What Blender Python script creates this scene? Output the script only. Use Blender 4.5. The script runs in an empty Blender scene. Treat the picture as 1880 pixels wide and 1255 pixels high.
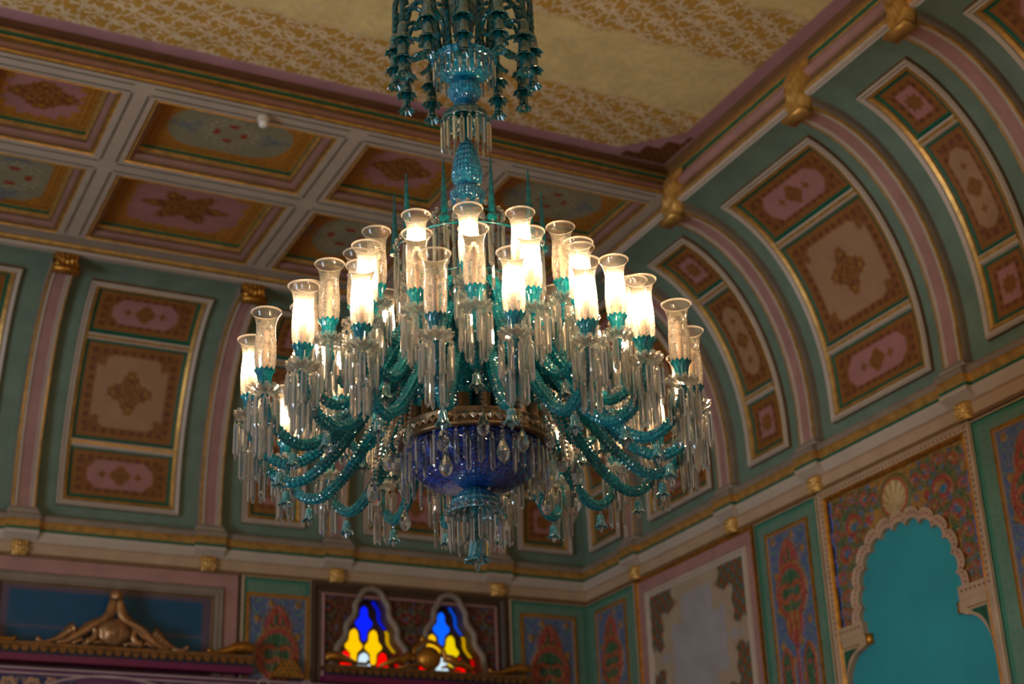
import bpy, bmesh, math, random
import numpy as np
from math import sin, cos, pi, radians, sqrt
random.seed(7)
rng = np.random.default_rng(5)
scn = bpy.context.scene
COL = scn.collection
U = 1.6                                   # metres per wall unit (one wide bay)

# ---------------------------------------------------------------- camera
CAM = np.array([-4.576385, -8.098319, -2.454010])
R_ = np.array([0.8970116, -0.4406301, -0.0348608])
U_ = np.array([-0.1455941, -0.3690170, 0.9179481])
F_ = np.array([0.4173398, 0.8183346, 0.3951657])
from mathutils import Matrix, Vector
cd = bpy.data.cameras.new('camera')
cam = bpy.data.objects.new('camera', cd); COL.objects.link(cam)
M = Matrix.Identity(4)
for i in range(3):
    M[i][0] = R_[i]; M[i][1] = U_[i]; M[i][2] = -F_[i]; M[i][3] = CAM[i] * U
cam.matrix_world = M
cd.sensor_width = 36.0
cd.lens = 2864.067 / 1880 * 36
cd.clip_start = 0.05
cd.dof.use_dof = True
cd.dof.focus_distance = 6.75
cd.dof.aperture_fstop = 1.9
scn.camera = cam

# ---------------------------------------------------------------- world, lights, exposure
w = bpy.data.worlds.new('hall_air'); scn.world = w; w.use_nodes = True
bg = w.node_tree.nodes['Background']
bg.inputs[0].default_value = (1.0, 0.82, 0.66, 1)
bg.inputs[1].default_value = 0.175
scn.view_settings.view_transform = 'Standard'
scn.view_settings.look = 'None'
scn.view_settings.gamma = 1.0
scn.view_settings.use_curve_mapping = False
scn.view_settings.exposure = 0.22
BULB = 270.0
def area_light(name, loc, target, sx, sy, power, color):
    ld = bpy.data.lights.new(name, 'AREA'); ld.shape = 'RECTANGLE'
    ld.size = sx; ld.size_y = sy; ld.energy = power; ld.color = color
    o = bpy.data.objects.new(name, ld); COL.objects.link(o)
    o.location = loc
    o.rotation_euler = (Vector(target) - Vector(loc)).to_track_quat('-Z', 'Y').to_euler()
    return o
# tall daylight windows of the hall, low on the side across from the arcaded wall
area_light('daylight_window', (-14.0, -8.0, -3.8), (0, -4.5, -2.0), 3.0, 3.4, 430, (0.66, 0.82, 1.0))
area_light('daylight_window', (-9.0, -17.0, -5.5), (-3, -3, 0.5), 5.0, 3.5, 60, (1.0, 0.86, 0.70))
cy = scn.cycles
cy.max_bounces = 14; cy.transmission_bounces = 12; cy.transparent_max_bounces = 32
cy.diffuse_bounces = 3; cy.glossy_bounces = 4
cy.caustics_reflective = False; cy.caustics_refractive = False
cy.sample_clamp_indirect = 14.0
cy.blur_glossy = 0.6

# ---------------------------------------------------------------- helpers
def S(r, g, b):
    c = np.array([r, g, b], float) / 255
    return np.where(c <= 0.04045, c / 12.92, ((c + 0.055) / 1.055) ** 2.4)

def mat(name, col, rough=0.5, metal=0.0, noise=0.12, scale=6.0, trans=0.0, ior=1.5, spec=0.5, emit=None, strength=0, bump=0.0):
    m = bpy.data.materials.new(name); m.use_nodes = True
    nt = m.node_tree; b = nt.nodes['Principled BSDF']
    b.inputs['Base Color'].default_value = (*col, 1)
    b.inputs['Roughness'].default_value = rough
    b.inputs['Metallic'].default_value = metal
    b.inputs['IOR'].default_value = ior
    b.inputs['Transmission Weight'].default_value = trans
    b.inputs['Specular IOR Level'].default_value = spec
    if emit is not None:
        b.inputs['Emission Color'].default_value = (*emit, 1)
        b.inputs['Emission Strength'].default_value = strength
    if noise:
        tc = nt.nodes.new('ShaderNodeTexCoord'); n = nt.nodes.new('ShaderNodeTexNoise')
        n.inputs['Scale'].default_value = scale; n.inputs['Detail'].default_value = 4
        nt.links.new(tc.outputs['Object'], n.inputs['Vector'])
        mr = nt.nodes.new('ShaderNodeMapRange')
        mr.inputs['From Min'].default_value = 0.3; mr.inputs['From Max'].default_value = 0.7
        mr.inputs['To Min'].default_value = 1 - noise; mr.inputs['To Max'].default_value = 1 + noise
        nt.links.new(n.outputs['Fac'], mr.inputs['Value'])
        mx = nt.nodes.new('ShaderNodeVectorMath'); mx.operation = 'MULTIPLY'
        mx.inputs[0].default_value = tuple(col)
        nt.links.new(mr.outputs['Result'], mx.inputs[1])
        nt.links.new(mx.outputs['Vector'], b.inputs['Base Color'])
        if bump:
            bp = nt.nodes.new('ShaderNodeBump'); bp.inputs['Strength'].default_value = bump; bp.inputs['Distance'].default_value = 0.01
            nt.links.new(n.outputs['Fac'], bp.inputs['Height']); nt.links.new(bp.outputs['Normal'], b.inputs['Normal'])
    return m

def painted_mat(name, rough=0.55, metal=0.0):
    m = bpy.data.materials.new(name); m.use_nodes = True
    nt = m.node_tree; b = nt.nodes['Principled BSDF']
    a = nt.nodes.new('ShaderNodeAttribute'); a.attribute_name = 'paint'
    n = nt.nodes.new('ShaderNodeTexNoise'); n.inputs['Scale'].default_value = 5; n.inputs['Detail'].default_value = 5
    tc = nt.nodes.new('ShaderNodeTexCoord'); nt.links.new(tc.outputs['Object'], n.inputs['Vector'])
    mr = nt.nodes.new('ShaderNodeMapRange'); mr.inputs['From Min'].default_value = .3; mr.inputs['From Max'].default_value = .7
    mr.inputs['To Min'].default_value = .9; mr.inputs['To Max'].default_value = 1.08
    nt.links.new(n.outputs['Fac'], mr.inputs['Value'])
    mx = nt.nodes.new('ShaderNodeVectorMath'); mx.operation = 'MULTIPLY'
    nt.links.new(a.outputs['Color'], mx.inputs[0]); nt.links.new(mr.outputs['Result'], mx.inputs[1])
    nt.links.new(mx.outputs['Vector'], b.inputs['Base Color'])
    b.inputs['Roughness'].default_value = rough; b.inputs['Metallic'].default_value = metal
    return m

# room paints
C_GREEN = S(108, 126, 106); C_CREAM = S(188, 168, 148); C_PINK = S(166, 120, 110); C_BROWN = S(104, 72, 42)
C_DKGREEN = S(6, 92, 66); C_PURPLE = S(150, 108, 114); C_BEIGE = S(182, 150, 118); C_GREY = S(140, 122, 104)
M_GREEN = mat('cove_green_paint', C_GREEN, .6)
M_CREAM = mat('cream_paint', C_CREAM, .5, noise=.06)
M_STRIPE = mat('grey_line_paint', S(120, 112, 98), .5)
M_PINK = mat('pink_paint', C_PINK, .55)
M_ROSE = mat('dusky_rose_paint', S(146, 104, 92), .5)
M_BROWN = mat('brown_paint', S(120, 86, 50), .5)
M_DK = mat('dark_brown_paint', S(74, 54, 36), .55)
M_DKGREEN = mat('dark_green_paint', C_DKGREEN, .4)
M_PURPLE = mat('mauve_paint', C_PURPLE, .6)
M_BEIGE = mat('beige_paint', C_BEIGE, .55, noise=.1)
M_GREY = mat('taupe_paint', C_GREY, .5)
M_GOLD = mat('gold_leaf', S(204, 156, 82), .42, metal=.6, noise=.25, scale=14, bump=.25)
M_OLDGOLD = mat('old_gilding', S(190, 128, 48), .38, metal=.8, noise=.3, scale=18, bump=.3)
M_BRONZE = mat('bronze_gilding', S(168, 122, 80), .38, metal=.65, noise=.25, scale=14)
M_DARKGILT = mat('tarnished_gilding', S(128, 88, 46), .45, metal=.6, noise=.3, scale=16)
M_PAINT = painted_mat('painted_ornament')
M_CEIL = painted_mat('painted_ceiling_damask', .6)
M_TEAL = mat('teal_niche_plaster', S(44, 146, 152), .6, noise=.12, scale=1.6)
M_MAUVEPANEL = mat('wine_wood', S(110, 20, 66), .35)
M_DARKBLUE = mat('dark_blue_paint', S(12, 34, 62), .4)
M_WHITE = mat('white_plastic', S(225, 215, 200), .4, noise=0)

class MB:
    def __init__(s): s.v = []; s.f = []; s.m = []; s.n = 0
    def add(s, v, f, mi=0):
        v = np.asarray(v, float); s.v.append(v)
        for i, q in enumerate(f):
            s.f.append(tuple(int(k) + s.n for k in q)); s.m.append(mi if np.isscalar(mi) else mi[i])
        s.n += len(v)
    def grid(s, P, mi=0, closed=False):          # P: (nu, nv, 3)
        nu, nv = P.shape[:2]; v = P.reshape(-1, 3); f = []; ms = []
        for i in range(nu - (0 if closed else 1)):
            i2 = (i + 1) % nu
            for j in range(nv - 1):
                f.append((i * nv + j, i2 * nv + j, i2 * nv + j + 1, i * nv + j + 1)); ms.append(mi if np.isscalar(mi) else mi[j])
        s.add(v, f, ms)
    def box(s, a, b, mi=0, fn=None):
        x0, y0, z0 = a; x1, y1, z1 = b
        v = [(x, y, z) for x in (x0, x1) for y in (y0, y1) for z in (z0, z1)]
        if fn: v = [fn(*p) for p in v]
        s.add(v, [(0, 1, 3, 2), (4, 6, 7, 5), (0, 4, 5, 1), (2, 3, 7, 6), (0, 2, 6, 4), (1, 5, 7, 3)], mi)
    def tube(s, pts, rad, n=10, mi=0, mod=None, cap=True):
        pts = np.asarray(pts, float); N = len(pts)
        rad = np.full(N, rad) if np.isscalar(rad) else np.asarray(rad)
        T = np.gradient(pts, axis=0); T /= np.linalg.norm(T, axis=1)[:, None] + 1e-12
        up = np.array([0.0, 1.0, 0.0])
        if abs(T[0] @ up) > .9: up = np.array([1.0, 0, 0])
        Nn = np.cross(up, T[0]); Nn /= np.linalg.norm(Nn); L = np.zeros((N, n, 3)); acc = 0
        for i in range(N):
            Nn = Nn - T[i] * (Nn @ T[i]); Nn /= np.linalg.norm(Nn); B = np.cross(T[i], Nn)
            if i: acc += np.linalg.norm(pts[i] - pts[i - 1])
            for k in range(n):
                a = 2 * pi * k / n
                rr = rad[i] * (1 if mod is None else mod(a, acc))
                L[i, k] = pts[i] + rr * (cos(a) * Nn + sin(a) * B)
        f = [(i * n + k, i * n + (k + 1) % n, (i + 1) * n + (k + 1) % n, (i + 1) * n + k) for i in range(N - 1) for k in range(n)]
        if cap: f += [tuple(range(n))[::-1], tuple((N - 1) * n + k for k in range(n))]
        s.add(L.reshape(-1, 3), f, mi)
    def lathe(s, prof, n=24, mi=0, mod=None, c=(0, 0, 0)):
        prof = np.asarray(prof, float); N = len(prof); v = np.zeros((N, n, 3))
        for k in range(n):
            a = 2 * pi * k / n
            for i, (r, z) in enumerate(prof):
                q = (1, 0) if mod is None else mod(a, i / (N - 1))
                v[i, k] = (c[0] + r * q[0] * cos(a), c[1] + r * q[0] * sin(a), c[2] + z + q[1])
        f = [(i * n + k, i * n + (k + 1) % n, (i + 1) * n + (k + 1) % n, (i + 1) * n + k) for i in range(N - 1) for k in range(n)]
        s.add(v.reshape(-1, 3), f, mi)
    def mesh(s, name, mats, smooth=False, scale=1.0):
        me = bpy.data.meshes.new(name)
        V = np.concatenate(s.v) * scale
        me.from_pydata(V.tolist(), [], s.f)
        for m in (mats if isinstance(mats, (list, tuple)) else [mats]): me.materials.append(m)
        me.polygons.foreach_set('material_index', np.array(s.m, dtype=np.int32))
        if smooth: me.polygons.foreach_set('use_smooth', np.ones(len(s.f), dtype=bool))
        me.update()
        return me

def link(name, me, parent=None, loc=(0, 0, 0), rot=(0, 0, 0)):
    o = bpy.data.objects.new(name, me); COL.objects.link(o)
    if parent is not None: o.parent = parent
    o.location = loc; o.rotation_euler = rot
    return o
def tag(o, label, cat=None, kind=None, group=None):
    o['label'] = label
    if cat: o['category'] = cat
    if kind: o['kind'] = kind
    if group: o['group'] = group
    return o

# ---------------------------------------------------------------- cove geometry (wall units)
A_, B_, L0 = 0.70, 1.0, 0.20
_t = np.linspace(0, pi / 2, 400)
_h = A_ * (1 - np.cos(_t)); _z = L0 + B_ * np.sin(_t)
_s = np.concatenate([[0], np.cumsum(np.hypot(np.diff(_h), np.diff(_z)))]) + L0
def cove(sv):
    sv = np.asarray(sv, float)
    t = np.interp(sv, _s, _t); low = sv <= L0
    h = np.where(low, 0, A_ * (1 - np.cos(t))); z = np.where(low, sv, L0 + B_ * np.sin(t))
    th = np.where(low, 0, A_ * np.sin(t)); tz = np.where(low, 1, B_ * np.cos(t))
    n = np.hypot(th, tz)
    return h, z, tz / n, -th / n
def SZ(z):                                  # arc length at a height
    return z if z <= L0 else float(np.interp(z, _z, _s))
STOP = float(_s[-1])
def cmap(wall):
    def f(t, s, o):
        t, s, o = np.broadcast_arrays(np.asarray(t, float), np.asarray(s, float), np.asarray(o, float))
        h, z, nh, nz = cove(s)
        d = -(h + o * nh); zz = z + o * nz
        return np.stack([-t, d, zz], -1) if wall == 'A' else np.stack([d, -t, zz], -1)
    return f
def wmap(wall):                             # flat wall: t from the corner, z up, o out from the wall
    def f(t, z, o):
        t, z, o = np.broadcast_arrays(np.asarray(t, float), np.asarray(z, float), np.asarray(o, float))
        return np.stack([-t, -o, z], -1) if wall == 'A' else np.stack([-o, -t, z], -1)
    return f
def smap(z0):                               # coffered soffit: t, y-distance, up from z0
    def f(t, y, o):
        t, y, o = np.broadcast_arrays(np.asarray(t, float), np.asarray(y, float), np.asarray(o, float))
        return np.stack([-t, -y, z0 - o], -1)
    return f

def frame(mb, fm, x0, x1, y0, y1, prof, mats, nx=1, ny=1):
    """rectangular moulding: profile of (inset, out) swept round a rectangle, mitred"""
    loops = []
    for d, o in prof:
        a, b, c, e = x0 + d, x1 - d, y0 + d, y1 - d
        xs = np.linspace(a, b, nx + 1); ys = np.linspace(c, e, ny + 1)
        L = [(x, c) for x in xs[:-1]] + [(b, y) for y in ys[:-1]] + [(x, e) for x in xs[:0:-1]] + [(a, y) for y in ys[:0:-1]]
        L = np.array(L); loops.append(fm(L[:, 0], L[:, 1], np.full(len(L), o)))
    P = np.stack(loops, 1)
    mb.grid(P, mats, closed=True)

def painted(name, fm, x0, x1, y0, y1, fn, nx, ny, off=0.0, relief=0.0, material=None):
    xs = np.linspace(x0, x1, nx); ys = np.linspace(y0, y1, ny)
    X, Y = np.meshgrid(xs, ys, indexing='ij')
    col, hgt = fn(X - (x0 + x1) / 2, Y - (y0 + y1) / 2, x1 - x0, y1 - y0)
    P = fm(X, Y, off + relief * hgt) * U
    me = bpy.data.meshes.new(name)
    n = nx * ny
    idx = np.arange(n).reshape(nx, ny)
    q = np.stack([idx[:-1, :-1], idx[1:, :-1], idx[1:, 1:], idx[:-1, 1:]], -1).reshape(-1, 4)
    me.vertices.add(n); me.vertices.foreach_set('co', P.reshape(-1).astype(np.float32))
    me.loops.add(q.size); me.loops.foreach_set('vertex_index', q.reshape(-1).astype(np.int32))
    me.polygons.add(len(q)); me.polygons.foreach_set('loop_start', np.arange(0, q.size, 4, dtype=np.int32))
    me.polygons.foreach_set('use_smooth', np.ones(len(q), dtype=bool))
    me.update(calc_edges=True)
    a = me.attributes.new('paint', 'FLOAT_COLOR', 'POINT')
    c4 = np.ones((n, 4), np.float32); c4[:, :3] = col.reshape(-1, 3)
    a.data.foreach_set('color', c4.reshape(-1))
    me.materials.append(material or M_PAINT)
    return me

# ---------------------------------------------------------------- painted patterns
def sm(x, w=0.006): return np.clip(0.5 - x / (2 * w), 0, 1)       # 1 inside (x<0)
def lay(c, m, col): return c * (1 - m[..., None]) + np.asarray(col) * m[..., None]
def rbox(X, Y, a, b, r):
    qx = np.abs(X) - a + r; qy = np.abs(Y) - b + r
    return np.hypot(np.maximum(qx, 0), np.maximum(qy, 0)) + np.minimum(np.maximum(qx, qy), 0) - r
def octbox(X, Y, a, b, c):
    return np.maximum(np.maximum(np.abs(X) - a, np.abs(Y) - b), (np.abs(X) - a + np.abs(Y) - b + c) / 1.414)
G_BR = S(132, 80, 32); G_RB = S(96, 44, 20); G_GOLD = S(168, 116, 36); G_TAN = S(164, 122, 86); G_PK = S(168, 112, 106)
def tex(X, Y, k): return .5 + .25 * np.sin(k * X + 1.3 * np.sin(k * .7 * Y)) + .25 * np.sin(k * Y + 1.7 * np.sin(k * .6 * X))
def medal(c, X, Y, rad, k=4, lobes=.22, rot=0.0, cols=(G_BR, G_RB, G_GOLD), sq=1.0):
    r = np.hypot(X, Y * sq); a = np.arctan2(Y * sq, X) + rot
    edge = rad * (1 - lobes + lobes * np.cos(k * a) + .1 * lobes * np.cos(3 * k * a))
    d = r - edge
    d = d + rad * .05 * np.cos(5 * k * a) * (r > .5 * edge)
    q = r / edge
    petal = np.cos(2 * k * a + 5 * q) * np.sin(q * 15)
    lace = np.sin(X / rad * 21 + 2 * np.sin(Y / rad * 9)) * np.sin(Y / rad * 21 + 2 * np.sin(X / rad * 9))
    c = lay(c, sm(d, .004), cols[0])
    c = lay(c, sm(d + .08 * rad, .004) * np.clip(lace * 2.2 - .2, 0, 1) * .9, cols[1])
    c = lay(c, sm(d + .08 * rad, .004) * np.clip(petal * 1.6 - .2, 0, 1) * .8, cols[2])
    ring = np.abs(q - .5) - .035
    return lay(c, sm(ring, .03) * .6, cols[1])
def border(X, Y, w_, h_, base=G_BR):
    c = np.zeros(X.shape + (3,)) + base
    dx = w_ / 2 - np.abs(X); dy = h_ / 2 - np.abs(Y); d = np.minimum(dx, dy)
    k = np.where(dx < dy, Y, X)
    dots = np.sin(k * 2 * pi / .05)
    c = lay(c, sm(np.abs(d - .042) - .016) * np.clip(.5 + dots, 0, 1) * .75, G_RB)
    c = lay(c, sm(np.abs(d - .066) - .002, .003) * .7, G_RB)
    c = lay(c, sm(np.abs(d - .02) - .002, .003) * .6, G_GOLD)
    c = c * (1 + .12 * (tex(X, Y, 95) - .5))[..., None]
    return c, d
def p_oval(X, Y, w_, h_):
    c, d = border(X, Y, w_, h_)
    horiz = w_ > h_
    m = .058
    c = lay(c, sm(octbox(X, Y, w_ / 2 - .085 if horiz else w_ * .30, h_ * .31 if horiz else h_ / 2 - .07, .20 * min(w_, h_))), G_PK if horiz else G_TAN)
    k = 1 if horiz else -1
    A, Bq = (X, Y) if horiz else (Y, X)
    mn = min(w_, h_)
    c = medal(c, A, Bq, mn * .23, 4, .12, 0); sp = .38 * mn if horiz else .50 * mn
    c = medal(c, A - sp, Bq, mn * .10, 4, .25); c = medal(c, A + sp, Bq, mn * .10, 4, .25)
    return c, np.zeros_like(X)
def p_square(X, Y, w_, h_):
    c, d = border(X, Y, w_, h_)
    base = np.maximum(np.abs(X) - w_ / 2 + .066, np.abs(Y) - h_ / 2 + .06)
    cr = .078 - np.hypot(np.abs(X) - w_ / 2 + .055, np.abs(Y) - h_ / 2 + .05)
    cr = cr + .012 * np.cos(7 * np.arctan2(h_ / 2 - .05 - np.abs(Y), w_ / 2 - .05 - np.abs(X)))
    c = lay(c, sm(np.maximum(base, cr), .008), G_TAN)
    c = medal(c, X, Y, min(w_, h_) * .235, 4, .2)
    return c, np.zeros_like(X)
def p_star(X, Y, w_, h_):
    c, d = border(X, Y, w_, h_)
    mg = .24 * min(w_, h_)
    b = np.maximum(np.abs(X) - w_ / 2 + mg, np.abs(Y) - h_ / 2 + mg)
    c = lay(c, sm(b, .004), G_PK)
    c = medal(c, X, Y, min(w_, h_) * .23, 8, .14)
    return c, np.zeros_like(X)
G_OR = S(172, 112, 34); G_SAGE = S(140, 132, 102)
def coffer_base(X, Y, w_, h_):
    c = np.zeros(X.shape + (3,)) + G_OR
    d = np.minimum(w_ / 2 - np.abs(X), h_ / 2 - np.abs(Y))
    c = lay(c, sm(np.abs(d - .03) - .0022, .003), S(110, 56, 20)); c = lay(c, sm(np.abs(d - .052) - .0018, .003) * .7, S(110, 56, 20))
    return c * (1 + .3 * (tex(X, Y, 120) - .5))[..., None]
def wreath(c, X, Y, R, long=True):
    r = np.hypot(X, Y); a = np.arctan2(Y, X)
    c = lay(c, sm(np.abs(r - R * 1.15) - R * .35) * np.clip(tex(X, Y, 150) - .45, 0, 1), S(190, 175, 140))
    c = lay(c, sm(np.abs(r - R * .75) - R * .16) * np.clip(np.cos(4 * a) * 2, 0, 1), S(150, 52, 30))
    for sx in (-1, 1):
        for (ux, uy, q) in ((1.9, .35, .28), (2.0, -.35, .28), (2.55, .0, .32), (3.1, .1, .18), (2.3, .0, .22)):
            x, y = (ux * sx * R, uy * R) if long else (uy * R, ux * sx * R * .8)
            c = lay(c, sm(np.hypot(X - x, Y - y) - q * R, .01) * np.clip(tex(X, Y, 170) * 1.3, 0, 1) * .75, S(86, 104, 124))
    return c
def c_oval(X, Y, w_, h_):
    c = coffer_base(X, Y, w_, h_)
    c = lay(c, sm(rbox(X, Y, w_ / 2 - .075, h_ / 2 - .062, h_ * .36)), G_SAGE)
    return wreath(c, X, Y, h_ * .185), np.zeros_like(X)
def c_sqsage(X, Y, w_, h_):
    c = coffer_base(X, Y, w_, h_)
    c = lay(c, sm(octbox(X, Y, w_ / 2 - .065, h_ / 2 - .062, .08)), G_SAGE)
    return wreath(c, X, Y, h_ * .17, False), np.zeros_like(X)
def c_pink(X, Y, w_, h_):
    c = coffer_base(X, Y, w_, h_)
    j = .01 * np.sin(X * 60) + .01 * np.sin(Y * 60)
    c = lay(c, sm(octbox(X, Y, w_ / 2 - .09 + j, h_ / 2 - .066 + j, .10)), G_PK)
    return medal(c, X * .72, Y, h_ * .27, 6, .22, cols=(G_BR, G_RB, G_OR)), np.zeros_like(X)
def c_pinkdia(X, Y, w_, h_):
    c = coffer_base(X, Y, w_, h_)
    j = .012 * np.cos(np.arctan2(Y, X) * 16)
    c = lay(c, sm(octbox(X, Y, w_ / 2 - .07 + j, h_ / 2 - .06 + j, .08)), G_PK)
    return medal(c, X * .75, Y, h_ * .25, 4, .13, cols=(G_BR, G_RB, G_OR)), np.zeros_like(X)

F_GOLD = S(200, 150, 62); F_LIGHT = S(232, 206, 138); F_WHT = S(236, 214, 176)
def ceiling_paint(X0, Y0, w_, h_, t=None, y=None):
    pass
def leafmask(X, Y, c, ang, L, wd):
    dx, dy = X - c[0], Y - c[1]
    a = dx * np.cos(ang) + dy * np.sin(ang); b = -dx * np.sin(ang) + dy * np.cos(ang)
    return (a / L) ** 2 + (b / wd + .9 * (a / L) ** 2) ** 2 - 1
def damask(X, Y):
    """white lily-and-tendril repeat, drop-matched rows, turned a little from cell to cell"""
    m = np.zeros_like(X)
    for (P, ox, oy, sd) in ((.135, 0, 0, 1), (.135, .067, .034, 4)):
        cx = np.floor((X + ox) / P); row = cx; yy = (Y + oy) / P + .5 * (row % 2); cyi = np.floor(yy)
        u = ((X + ox) / P) % 1.0 - .5; v = yy % 1.0 - .5
        h = np.sin(cx * 12.9 + cyi * 78.2 + sd) * 43758.5; h = h - np.floor(h)
        an = (h - .5) * 1.8 + (3.14 if sd == 4 else 0)
        a = u * np.cos(an) + v * np.sin(an); b = -u * np.sin(an) + v * np.cos(an)
        for (lx, ly, la, L, wd) in ((0, .13, 1.57, .20, .075), (-.12, .08, 2.3, .17, .06), (.12, .08, .84, .17, .06), (0, -.14, 1.57, .20, .03),
                                    (-.20, -.12, .5, .20, .05), (.22, -.20, 2.6, .20, .05), (.30, .20, 1.2, .16, .045), (-.32, .24, 2.0, .16, .045), (.02, -.36, .1, .18, .04)):
            m = np.maximum(m, np.clip(.62 - 1.7 * leafmask(a, b, (lx, ly), la, L, wd), 0, 1))
    return np.clip(m, 0, 1)

# pilaster panel: blue ground, carved red palmette
P_BLUE = S(78, 98, 134); P_RED = S(160, 62, 50); P_GRN = S(44, 92, 60); P_GLD = S(158, 112, 46)
def filigree(c, H, X, Y, s, amt=.42):
    # fine raised gilt tendrils and dark hollows over the carving, mirrored about the centre line
    A = np.abs(X) / s; B = Y / s
    f = np.sin(A * 115 + 2.2 * np.sin(B * 62 + 3 * np.sin(A * 40))) + np.sin(B * 104 + 2.4 * np.sin(A * 70))
    m = np.clip(1.25 - np.abs(f) / .34, 0, 1)
    c = lay(c, m * amt * .8, P_GLD); d = np.clip(f - .95, 0, 1)
    return c * (1 - .35 * d[..., None]), H + .25 * m - .3 * d
def pilaster_fn(X, Y, w_, h_):
    top = h_ / 2; T = top - Y                       # distance down from the top
    c = np.zeros(X.shape + (3,)) + P_BLUE; H = np.zeros_like(X)
    s = w_ / .33
    gs = np.clip(np.sin(X * 42 / s) * np.sin(T * 37 / s) * 3 - 1.7, 0, 1)
    c = lay(c, gs, P_GLD); H = np.maximum(H, gs * .4)
    def put(d, col, hh, e=.006):
        nonlocal c, H
        m = sm(d, e); c = lay(c, m, col); H = np.where(m > .5, np.maximum(H * 0 + hh, hh), H)
    def drop(cx, t0, L, W, q=1.0):                 # pointed drop outline; t0 top, L length
        tt = np.clip((T - t0) / L, 0, 1)
        half = W * np.sin(np.clip(tt, 0, 1) ** q * pi) ** .75
        dd = np.abs(X - cx) - half
        return np.where((T < t0) | (T > t0 + L), .2, dd)
    # outer moulding line
    put(np.abs(drop(0, .045 * s, .24 * s, .085 * s)) - .004, P_GLD, .4)
    put(drop(0, .05 * s, .30 * s, .075 * s, .9), P_RED, .6)
    f = np.sin(X * 150 / s) * np.sin(T * 60 / s)
    put(np.maximum(drop(0, .09 * s, .22 * s, .05 * s), -f * .05), P_GRN, .8)
    put(np.hypot(X, (T - .31 * s) * .85) - .125 * s, P_GLD, .6)
    put(np.hypot(X, (T - .31 * s) * .85) - .116 * s, P_RED, .8)
    put(np.hypot(X, (T - .31 * s) * .85) - .092 * s, P_GRN, .6)
    for sx in (-1, 1):
        r = np.hypot(X - sx * .045 * s, T - .315 * s)
        put(np.abs(r - .04 * s) - .014 * s, P_RED, 1.0)
        put(np.abs(r - .04 * s) - .003 * s, P_GLD, 1.1)
    put(np.hypot(X / 1.0, (T - .31 * s)) - .022 * s, P_GRN, 1.0)
    put(drop(0, .40 * s, .17 * s, .07 * s, .7), P_RED, .7)
    put(np.maximum(drop(0, .40 * s, .17 * s, .06 * s, .7), np.sin(X * 160 / s) * .03), P_GLD, .8)
    tt = T - .5 * s
    put(np.where((tt > 0) & (tt < .42 * s), np.abs(X) - .010 * s - .03 * s * np.clip(1 - tt / (.12 * s), 0, 1) ** 2, .2), P_RED, .7)
    for sx in (-1, 1):
        xx = X - sx * .088 * s; tt2 = T - .56 * s
        half = .052 * s * np.clip(tt2 / (.07 * s), 0, 1) ** .6
        a = np.where((tt2 < 0) | (tt2 > .33 * s), .2, np.abs(xx) - half)
        put(a, P_GLD, .5); put(a + .008 * s, P_RED, .7)
        put(a + .024 * s, P_GRN, .8)
        put(np.abs(xx) + np.abs(tt2 - .27 * s) - .022 * s, P_BLUE, .9); put(np.abs(xx) + np.abs(tt2 - .10 * s) - .016 * s, P_RED, .9)
    c, H = filigree(c, H, X, Y, s)
    dd = np.minimum(w_ / 2 - np.abs(X), T)
    put(dd - .012, P_GLD, .5)
    return c, H
def greenborder(X, Y, w_, h_):
    c = np.zeros(X.shape + (3,)) + S(100, 128, 106)
    n = np.sin(X * 310 + 2 * np.sin(Y * 120)) * np.sin(Y * 290 + 2 * np.sin(X * 140))
    c = lay(c, np.clip(n * 2 - .3, 0, 1) * .45, S(52, 112, 88))
    d = np.minimum(w_ / 2 - np.abs(X), h_ / 2 - Y)
    c = lay(c, sm(np.abs(d - .014) - .007), S(30, 118, 88))
    return c, np.zeros_like(X)
def scrolls(X, Y, w_, h_, centres, ground=P_GLD, s=1.0):
    c = np.zeros(X.shape + (3,)) + ground; H = np.zeros_like(X)
    n = np.sin(X * 60 / s) * np.sin(Y * 55 / s)
    c = lay(c, np.clip(n * 2 - .9, 0, 1), P_BLUE)
    for sx in (-1, 1):
        for (cx, cy, r, k) in centres:
            dx = X - sx * cx; dy = Y - cy; rr = np.hypot(dx, dy); a = np.arctan2(dy, dx * sx)
            sp = rr - r * (.55 + .45 * ((a + pi) / (2 * pi)))
            m = sm(np.abs(rr - r) - r * .2); c = lay(c, m, P_GRN); H = np.where(m > .5, .8, H)
            m = sm(np.abs(rr - r) - r * .05); c = lay(c, m * .8, P_GLD)
            m = sm(np.abs(sp + r * .25) - r * .15) * (rr < r * .8); c = lay(c, m, P_RED); H = np.where(m > .5, 1.0, H)
            m = sm(rr - r * .24); c = lay(c, m, (S(24, 110, 140), S(24, 110, 140), P_GLD)[k % 3]); H = np.where(m > .5, .6, H)
            for j in range(6):
                an = j * 1.047 + k; lx, ly = sx * cx + sx * 1.25 * r * cos(an), cy + 1.25 * r * sin(an)
                m = sm(np.hypot(X - lx, (Y - ly)) - r * .26); c = lay(c, m, (P_RED, P_GRN, P_BLUE)[(j + k) % 3]); H = np.where(m > .5, .5, H)
    return filigree(c, H, X, Y, s, .32)

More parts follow.
